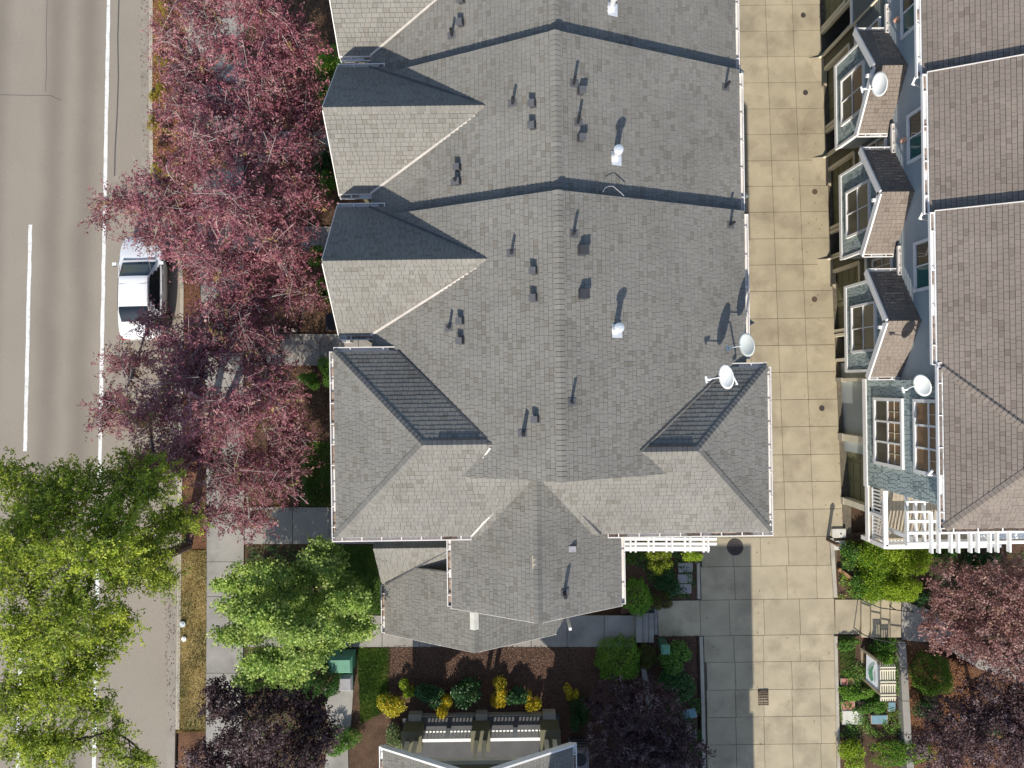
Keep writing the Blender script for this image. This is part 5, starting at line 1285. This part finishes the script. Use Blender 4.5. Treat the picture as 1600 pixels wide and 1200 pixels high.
tree('street_tree', 'large yellow-green street tree spreading over the road at the lower left', G(292, 852), P(180, 905, 5.6), [PB(100, 770, 8.6, 84, 44, .8), PB(215, 750, 8.2, 66, 44, .8), PB(30, 880, 9.8, 70, 60, 1.0), PB(140, 870, 10.0, 84, 46, 1.0), PB(60, 990, 10.0, 70, 60, 1.0), PB(275, 812, 6.8, 46, 26, .5), PB(120, 960, 10.2, 60, 56, 1.0), PB(210, 885, 8.4, 56, 40, .7), PB(12, 745, 8.6, 40, 34, .6), PB(85, 1075, 9.4, 52, 50, .8), PB(20, 1090, 9.6, 34, 44, .7), PB(178, 1150, 8.2, 26, 36, .5), PB(105, 1165, 8.8, 46, 30, .6), PB(185, 975, 8.6, 36, 40, .6), PB(180, 810, 9.0, 60, 36, .8), PB(60, 820, 9.2, 60, 40, .8), PB(255, 900, 7.2, 26, 30, .5), PB(140, 1030, 9.0, 40, 44, .6), PB(215, 1185, 8.0, 26, 20, .4), PB(150, 1105, 8.6, 34, 34, .5), PB(55, 1160, 9.2, 50, 36, .6), PB(235, 850, 7.4, 40, 26, .5)],
     2500, 34, .098, .048, GREEN, [4, 4, 3, 2, 2], bark='bark_dark', twig_len=.6, show_twigs=.3, rad=.22, n_limb=1, btone=.16, shell=.15, spread=.05)
MAPLE = [(.36, .50, .10), (.48, .58, .14), (.23, .36, .07), (.13, .22, .05), (.56, .62, .21)]
tree('maple_tree', 'bright light green maple in tiers between the sidewalk and the corner bay', G(462, 935), P(468, 935, 1.9), [PB(410, 893, 4.6, 50, 17, .35), PB(372, 912, 3.7, 40, 13, .3), PB(362, 942, 3.6, 30, 12, .3), PB(378, 990, 3.8, 46, 17, .35), PB(405, 955, 5.2, 50, 17, .35), PB(498, 868, 4.6, 26, 26, .45), PB(520, 880, 4.2, 18, 30, .4), PB(530, 915, 4.0, 30, 18, .35), PB(548, 940, 4.7, 36, 17, .35), PB(556, 978, 4.3, 34, 22, .4), PB(470, 985, 5.9, 50, 22, .4), PB(425, 968, 5.5, 40, 20, .4), PB(425, 1035, 5.0, 52, 22, .4), PB(475, 1022, 5.3, 40, 24, .4), PB(395, 1058, 4.3, 26, 18, .3), PB(455, 1050, 4.6, 34, 20, .35), PB(470, 900, 3.4, 42, 18, .35), PB(500, 1000, 5.0, 40, 18, .35), PB(445, 935, 4.4, 40, 14, .3), PB(495, 940, 3.6, 34, 14, .3), PB(420, 920, 3.0, 40, 20, .3), PB(510, 965, 3.2, 36, 18, .3), PB(450, 960, 3.0, 40, 18, .3)],
     1900, 26, .095, .085, MAPLE, [4, 4, 3, 2, 1.6], bark='bark_dark', twig_len=.32, show_twigs=.03, shell=.2, rad=.1, spread=.085, n_limb=1, btone=.2)
DKP = [(.065, .032, .036), (.10, .05, .056), (.04, .02, .024), (.20, .13, .14), (.38, .28, .28)]
tree('smoke_tree', 'very dark purple small tree below the maple at the bottom edge', G(400, 1165), P(400, 1160, 2.2), [PB(358, 1100, 4.4, 44, 26, .6), PB(435, 1090, 4.0, 50, 26, .6), PB(395, 1150, 5.2, 62, 30, .8), PB(490, 1150, 4.2, 40, 28, .6), PB(318, 1180, 4.6, 36, 24, .5), PB(345, 1075, 4.2, 24, 18, .4), PB(450, 1195, 5.0, 60, 28, .7), PB(365, 1195, 4.8, 40, 22, .5), PB(490, 1110, 3.8, 28, 24, .5)],
     950, 26, .085, .065, DKP, [4, 4, 3, 1.6, 1.2], bark='bark_dark', twig_len=.35, show_twigs=.08, rad=.09, n_limb=2)
tree('smoke_tree', 'dark smoky purple shrub-tree right of the mulch bed, in the shade', G(990, 1120), P(990, 1115, 1.3), [PB(960, 1095, 2.3, 45, 40, .7), PB(1010, 1105, 2.5, 55, 45, .8), PB(960, 1160, 2.5, 50, 45, .7), PB(1040, 1150, 2.4, 45, 35, .6), PB(1070, 1175, 2.5, 40, 28, .5), PB(1010, 1185, 2.6, 60, 30, .6)],
     700, 26, .08, .065, DKP, [4, 4, 3, 2, 1.4], bark='bark_dark', twig_len=.35, show_twigs=.1, rad=.07, n_limb=2)
PINKB = [(.26, .125, .115), (.40, .21, .185), (.14, .062, .06), (.60, .40, .36), (.085, .036, .04), (.44, .27, .18)]
tree('purple_leaf_tree', 'pinkish brown tree over the curving path at the right edge', G(1530, 960), P(1535, 955, 2.0), [PB(1490, 920, 3.4, 48, 42, .8), PB(1560, 930, 3.8, 60, 60, 1.0), PB(1480, 980, 3.0, 45, 40, .7), PB(1550, 1000, 3.6, 60, 45, .9), PB(1600, 950, 4.0, 45, 70, .9), PB(1590, 1040, 3.3, 45, 25, .6)],
     1000, 26, .085, .06, PINKB, [4, 4, 3, 2.2, 2, 1.4], bark='bark_dark', twig_len=.4, show_twigs=.1, rad=.1, n_limb=2)
tree('purple_leaf_tree', 'dark purple tree with pale tips at the bottom right corner', G(1530, 1140), P(1530, 1135, 2.0), [PB(1490, 1130, 3.0, 50, 40, .8), PB(1550, 1090, 3.0, 60, 40, .8), PB(1560, 1160, 3.4, 60, 50, .9), PB(1470, 1170, 3.0, 50, 35, .6), PB(1600, 1120, 3.4, 40, 60, .8)],
     900, 26, .085, .06, DKP + [(.30, .18, .18)], [4, 4, 3, 2.2, 1.5, 1.2], bark='bark_dark', twig_len=.4, show_twigs=.1, rad=.1, n_limb=2)
# ---- shrubs
LIME = [(.30, .43, .022), (.38, .50, .03), (.20, .31, .02), (.44, .54, .06)]
MID = [(.10, .23, .03), (.15, .31, .04), (.065, .15, .022), (.22, .38, .065)]
DEEP = [(.032, .10, .028), (.05, .14, .038), (.02, .066, .02), (.08, .19, .055)]
BOX = [(.17, .34, .035), (.24, .43, .05), (.11, .23, .028), (.30, .50, .07)]
YEL = [(.78, .58, .03), (.68, .55, .04), (.82, .66, .06), (.34, .40, .04), (.2, .3, .03)]
OLV = [(.13, .14, .03), (.18, .19, .04), (.09, .10, .025)]
def S_(name, label, *a, **k): return shrub(name, label, *a, **k)
S_('boxwood', 'round clipped bright green shrub beside the corner of the porch roof', 997, 937, 25, 30, 1.1, 3600, .075, BOX, form='dome')
S_('boxwood', 'largest round bright green shrub standing in the mulch below the path', 969, 1037, 37, 36, 1.2, 6800, .07, BOX, form='dome')
S_('boxwood', 'round green shrub alone in the red mulch right of the sign', 1465, 1061, 32, 34, 1.1, 5600, .07, [(.12, .23, .025), (.17, .30, .035), (.08, .15, .02), (.25, .38, .05)], form='dome')
S_('round_hedge', 'dense dark green conical hedge beside the green cabinet', 492, 1072, 38, 44, 2.0, 7000, .08, [(.045, .13, .02), (.065, .17, .026), (.03, .09, .015)], form='cone')
S_('shrub', 'yellow-green shrub under the middle of the white pergola', 1031, 880, 21, 20, .9, 1500, .09, [(.30, .36, .03), (.22, .30, .025), (.38, .42, .05)])
S_('shrub', 'lime shrub poking through the right end of the white pergola', 1089, 865, 17, 14, 1.3, 800, .09, LIME)
S_('shrub', 'deep green shrub left of the three grey meter lids', 1046, 905, 19, 24, .8, 1700, .09, DEEP)
S_('shrub', 'brownish green low plant tucked under the porch eave and pergola', 990, 872, 20, 14, .6, 900, .08, OLV + MID)
S_('grass_clump', 'feathery olive clump between the clipped shrub and the path', 1035, 943, 17, 17, .7, 1200, .13, OLV, wd=.18, cat='plant')
S_('grass_clump', 'feathery olive clump beside the narrow green pedestal', 1014, 1027, 14, 18, .7, 1100, .13, OLV, wd=.18, cat='plant')
S_('shrub', 'glossy green shrub along the driveway kerb below the steps', 1064, 1033, 26, 26, 1.0, 2400, .11, MID, m='leaf_gloss')
S_('shrub', 'glossy green shrub lower along the driveway kerb, in shade', 1062, 1078, 28, 26, .9, 2300, .11, DEEP + MID[:1], m='leaf_gloss')
S_('shrub', 'dark green shrub between the mulch bed and the smoky purple tree', 905, 1120, 16, 30, .8, 1500, .09, DEEP)
for u, v, ru, rv, lab in ((665, 1092, 24, 20, 'dark rhododendron nearest the lawn in front of the porch railing'), (729, 1086, 23, 22, 'largest dark rhododendron in front of the porch, between two yellow shrubs'),
                          (806, 1095, 18, 19, 'dark rhododendron squeezed between two yellow shrubs right of the middle pier')):
    S_('rhododendron', lab, u, v, ru, rv, .9, 1700, .14, DEEP, m='leaf_gloss', wd=.35, group='dark shrubs in front of the porch')
for u, v, ru, rv, n, lab in ((612, 1108, 27, 24, 1700, 'wide green and yellow shrub at the end of the lawn strip'), (697, 1104, 16, 21, 1300, 'yellow shrub overhanging the left porch railing'),
                             (781, 1085, 18, 22, 1300, 'yellow-green shrub left of a dark rhododendron right of the middle pier'), (832, 1101, 13, 19, 1000, 'yellow shrub beside the right porch pier'),
                             (893, 1085, 11, 15, 420, 'small sparse yellow shrub alone in the mulch right of the porch')):
    S_('golden_shrub', lab, u, v, ru, rv, .75, n, .085, YEL, [4, 3, 3, 1.6 + 2 * (u < 640), 1.3 + 2 * (u < 640)], group='golden shrubs in front of the porch')
S_('shrub', 'small lime shrub above the wide golden shrub by the lawn', 636, 1080, 13, 16, .7, 800, .085, LIME)
S_('shrub', 'pale-leaved variegated shrub left of the porch column', 620, 1152, 20, 26, .8, 1500, .10, [(.20, .26, .10), (.33, .38, .20), (.10, .17, .05)])
S_('shrub', 'green shrub between the dark purple tree and the grey path', 535, 1160, 26, 22, .7, 1600, .09, MID)
# beside the gables
for u, v, ru, rv, pal, lab in ((512, 88, 22, 28, BOX, 'bright feathery shrub beside the top gable corner'), (508, 138, 17, 22, MID, 'green shrub just below the topmost bright shrub by the gables'), (503, 250, 16, 22, DEEP, 'deep green shrub beside the middle gable wall'),
                               (515, 283, 15, 20, MID, 'mid green feathery shrub at the lower corner of the upper gable'), (496, 398, 19, 16, MID, 'green shrub at the point of the lower gable'), (507, 455, 15, 20, BOX, 'lime shrub beside the lower gable eave'),
                               (508, 582, 18, 22, MID, 'leafy green shrub just below the lit front path'), (480, 596, 16, 15, MID, 'smaller green shrub left of the leafy one below the lit path')):
    S_('shrub', lab, u, v, ru, rv, 1.0, 1500, .09, pal, group='shrubs along the street side of the row')
# verge tufts under the plums
for u, v, r, y, lab in ((258, 45, 13, 1, 'yellow low plant near the top of the red mulch strip'), (250, 95, 12, 1, 'olive low plant in the mulch strip level with the sidewalk gap'), (245, 140, 15, 1, 'widest yellow low plant in the mulch strip, hard against the kerb'), (238, 190, 14, 1, 'yellow plant spilling over the kerb beside a dark one'), (255, 195, 12, 0, 'dark low plant between two yellow ones in the mulch strip'),
                        (262, 120, 12, 0, 'dark low plant above the widest yellow plant in the mulch strip'), (248, 265, 15, 1, 'lowest yellow plant in the mulch strip above the car'), (262, 15, 13, 1, 'topmost yellow plant of the mulch strip'), (252, 222, 11, 0, 'dark low plant just above the lowest yellow plant of the strip')):
    S_('verge_plant', lab, u, v, r, r * 1.1, .4, 420, .075, [(.36, .30, .03), (.25, .23, .025), (.46, .35, .04)] if y else [(.08, .04, .04), (.13, .07, .05)], cat='plant', group='low plants in the street verge')
# right of the drive
for u, v, ru, rv, h, n, pal, lab in ((1372, 895, 30, 45, .9, 3800, LIME[:3] + MID[1:2], 'mixed green shrub mass between the pale lids and the lime shrub'), (1352, 915, 20, 22, .7, 1500, MID, 'green shrub beside the mulch patch near the entrance path'), (1340, 868, 22, 22, .6, 1500, MID + DEEP[:1], 'darker green shrub beside the pale rounded lids'),
                                  (1420, 880, 36, 32, 1.4, 5000, LIME, 'largest lime green shrub under the corner of the deck railing'), (1412, 925, 32, 24, 1.2, 3600, LIME, 'lime green shrub touching the entrance step handrail'), (1470, 862, 36, 12, 1.0, 1600, MID, 'green hedge strip under the deck railing'),
                                  (1540, 880, 30, 18, .9, 1500, DEEP, 'dark green hedge strip under the right end of the deck'), (1452, 935, 16, 18, .8, 900, DEEP, 'dark shrub between the lime shrub and the pinkish tree'),
                                  (1380, 1010, 26, 14, .5, 1500, MID, 'green ground shrub above the sign by the handrail'), (1390, 1030, 20, 14, .5, 1200, BOX, 'bright ground shrub between the sign and the edging wall'), (1328, 1008, 18, 10, .3, 700, MID, 'low weedy plant at the top of the sign lawn'),
                                  (1345, 1083, 26, 13, .4, 1300, BOX, 'bright low plant between the sign and the red pavers'), (1365, 1108, 22, 14, .45, 1100, MID, 'green low plant under the lattice end'), (1332, 1185, 24, 26, .6, 1900, LIME, 'bright lime hedge at the lower right of the driveway'),
                                  (1410, 1180, 50, 18, .5, 2200, MID[:2] + LIME[:1], 'green hedge beyond the edging wall at the bottom edge'), (1450, 1110, 24, 20, .7, 1300, DEEP, 'dark green shrub below the round shrub in the red mulch'), (1560, 1135, 26, 20, .6, 1200, DEEP, 'dark green shrub under the purple tree at the corner')):
    S_('shrub', lab, u, v, ru, rv, h, n, .09, pal)
# ---- low ground cover
def ground_cover(label, pix, n, pal, size=.07, h=.16, wts=None):
    q = np.array(pix, float); s, t_ = rng.uniform(size=n), rng.uniform(size=n)
    uv = (q[0] * ((1 - s) * (1 - t_))[:, None] + q[1] * (s * (1 - t_))[:, None] + q[2] * (s * t_)[:, None] + q[3] * ((1 - s) * t_)[:, None])
    C = np.array([tuple(G(a, b, 0)) for a, b in uv]); pn = np.sin(C[:, 0] * 4.3 + 1) * np.sin(C[:, 1] * 3.7) + .6 * np.sin(C[:, 0] * 8.1 + C[:, 1] * 6.3)
    keep = pn + rng.normal(size=n) * .35 > -.25; C = C[keep]; m = len(C); C[:, 2] += rng.uniform(0, 1, m) * h * np.clip(.5 + pn[keep] * .5, .2, 1)
    o = leaves_mesh(C, rng.normal(size=(m, 3)) * np.array([1, 1, .4]), size, size * .6, pick_cols(m, pal, wts, .25), 'ground_cover', None, 'leaf', upbias=1.2); o['label'] = label; o['category'] = 'ground cover'
ground_cover('mixed green ground cover around the sign and red pavers', [(1311, 1050), (1402, 1000), (1406, 1150), (1312, 1150)], 6500, MID + BOX[:2] + OLV[:1])
ground_cover('leafy ground cover among the shrubs right of the driveway', [(1316, 842), (1420, 842), (1425, 934), (1308, 934)], 6500, MID + LIME[:2] + OLV[:1], h=.3)
ground_cover('sparse dark ground cover under the maple', [(384, 852), (520, 852), (520, 960), (384, 960)], 4500, DEEP + MID[:1])
ground_cover('sparse ground cover by the grey path and dark purple tree', [(395, 1015), (515, 1015), (500, 1200), (385, 1200)], 4000, DEEP + MID[:1])
ground_cover('green ground cover in the bed under the white pergola', [(975, 842), (1086, 842), (1086, 935), (1010, 935)], 3500, DEEP + MID[:2])
ground_cover('ground cover at the driveway kerb below the purple shrub', [(1040, 1090), (1093, 1090), (1098, 1200), (1040, 1200)], 3000, DEEP + MID[:2])
ground_cover('dark ground cover under the trees at the right edge', [(1430, 860), (1600, 860), (1600, 1000), (1460, 960)], 5000, DEEP + MID[:1])
# ---- grass and loose bark
def blades(name, label, pix, n, h, pal, par=None, wts=None):
    """pix: convex pixel quad"""
    q = np.array(pix, float); s, t_ = rng.uniform(size=n), rng.uniform(size=n)
    uv = (q[0] * ((1 - s) * (1 - t_))[:, None] + q[1] * (s * (1 - t_))[:, None] + q[2] * (s * t_)[:, None] + q[3] * ((1 - s) * t_)[:, None])
    C = np.array([tuple(G(a, b, -.02)) for a, b in uv]); d = unit(np.stack([rng.normal(size=n) * .6, rng.normal(size=n) * .6, np.ones(n)], 1))
    sd = unit(np.stack([rng.normal(size=n), rng.normal(size=n), np.zeros(n)], 1)); H = (h * rng.uniform(.5, 1.4, n))[:, None]; w = .012
    V = np.stack([C - sd * w, C + sd * w, C + d * H], 1).reshape(-1, 3); k = np.arange(n) * 3
    pn = np.sin(C[:, 0] * 3.1 + C[:, 1] * 1.7) + np.sin(C[:, 1] * 2.3 - C[:, 0] * 4.1 + 1) + np.sin(C[:, 1] * 5.3 + 2) * .6 + rng.normal(size=n) * .7
    order = np.array(sorted(range(len(pal)), key=lambda i: sum(pal[i]))); idx = np.clip(((pn + 2.6) / 5.2 * len(pal)).astype(int), 0, len(pal) - 1)
    cc = np.clip(np.array(pal)[order[idx]] * rng.uniform(.75, 1.25, (n, 1)), 0, 1)
    o = mesh_np(name, V, np.stack([k, k + 1, k + 2], 1), ['grass'], cc, None, kind='stuff'); o['label'] = label; o['category'] = 'grass'
DRY = [(.56, .43, .17), (.45, .33, .11), (.27, .21, .06), (.13, .15, .035), (.68, .56, .27), (.2, .19, .05)]
blades('grass', 'dry golden grass on the verge beside the road', [(279, 858), (323, 858), (322, 1145), (277, 1145)], 16000, .07, DRY)
LAWN = [(.09, .17, .025), (.13, .22, .03), (.06, .12, .018), (.2, .26, .05)]
blades('grass', 'green grass strip beside the dark mulch bed', [(557, 1012), (610, 1012), (606, 1110), (563, 1132)], 11000, .07, LAWN)
blades('grass', 'green front lawn beside the corner bay', [(478, 692), (530, 692), (530, 790), (478, 790)], 6000, .07, LAWN)
blades('grass', 'green lawn between the maple and the porch roof', [(525, 853), (600, 853), (600, 960), (540, 960)], 6000, .07, LAWN)
blades('grass', 'short green grass in front of the entrance sign', [(1312, 996), (1336, 996), (1336, 1060), (1313, 1060)], 4500, .06, [(.17, .24, .06), (.24, .28, .08), (.12, .17, .045), (.33, .27, .11)])
def chips(name, label, pix, n, pal, size=.045):
    q = np.array(pix, float); s, t_ = rng.uniform(size=n), rng.uniform(size=n)
    uv = (q[0] * ((1 - s) * (1 - t_))[:, None] + q[1] * (s * (1 - t_))[:, None] + q[2] * (s * t_)[:, None] + q[3] * ((1 - s) * t_)[:, None])
    C = np.array([tuple(G(a, b, .012 if 'driveway' in label else (-.10 if 'gutter of' in label else 0))) for a, b in uv]) + np.stack([np.zeros(n), np.zeros(n), rng.uniform(-.015, .02, n)], 1)
    D = rng.normal(size=(n, 3)) * np.array([1, 1, .25])
    o = leaves_mesh(C, D, size, size * .5, pick_cols(n, pal, None, .3), name, None, 'chip', upbias=2.5); o['label'] = label; o['category'] = 'mulch'
BK = [(.12, .065, .042), (.085, .046, .032), (.17, .10, .065), (.06, .035, .026)]
chips('bark_chips', 'dark bark chips strewn on the bed before the porch', [(604, 1009), (930, 1009), (925, 1110), (604, 1110)], 10000, BK + [(.2, .14, .1)], .055)
chips('bark_chips', 'bark chips in the bed beside the driveway kerb', [(1002, 993), (1097, 993), (1103, 1120), (1002, 1120)], 3600, BK, .05)
chips('bark_chips', 'reddish bark chips under the round shrub', [(1415, 1004), (1520, 1040), (1520, 1190), (1420, 1190)], 6000, [(.26, .11, .045), (.19, .08, .03), (.12, .05, .025), (.34, .17, .07)], .055)
chips('bark_chips', 'orange bark chips in the street verge', [(233, 0), (292, 0), (304, 200), (236, 285)], 6500, [(.40, .19, .06), (.30, .13, .04), (.22, .10, .04), (.48, .27, .1)], .06)
chips('fallen_leaves', 'brown fallen leaves in the front beds', [(374, 0), (520, 0), (520, 800), (376, 800)], 11000, [(.20, .10, .05), (.13, .06, .035), (.28, .17, .08), (.08, .03, .03)], .07)
chips('fallen_leaves', 'few dry leaves blown along the garage side of the driveway', [(1225, 0), (1285, 0), (1318, 830), (1262, 830)], 60, [(.22, .12, .06), (.3, .2, .1), (.15, .09, .05)], .07)
chips('fallen_leaves', 'few leaves and twigs on the lower driveway', [(1100, 845), (1300, 845), (1306, 1200), (1104, 1200)], 40, [(.22, .12, .06), (.3, .2, .1), (.15, .09, .05)], .07)
chips('fallen_leaves', 'purple and brown leaves blown along the gutter of the road', [(215, 0), (236, 0), (282, 1150), (262, 1150)], 900, [(.22, .10, .07), (.3, .2, .1), (.15, .06, .06)], .07)
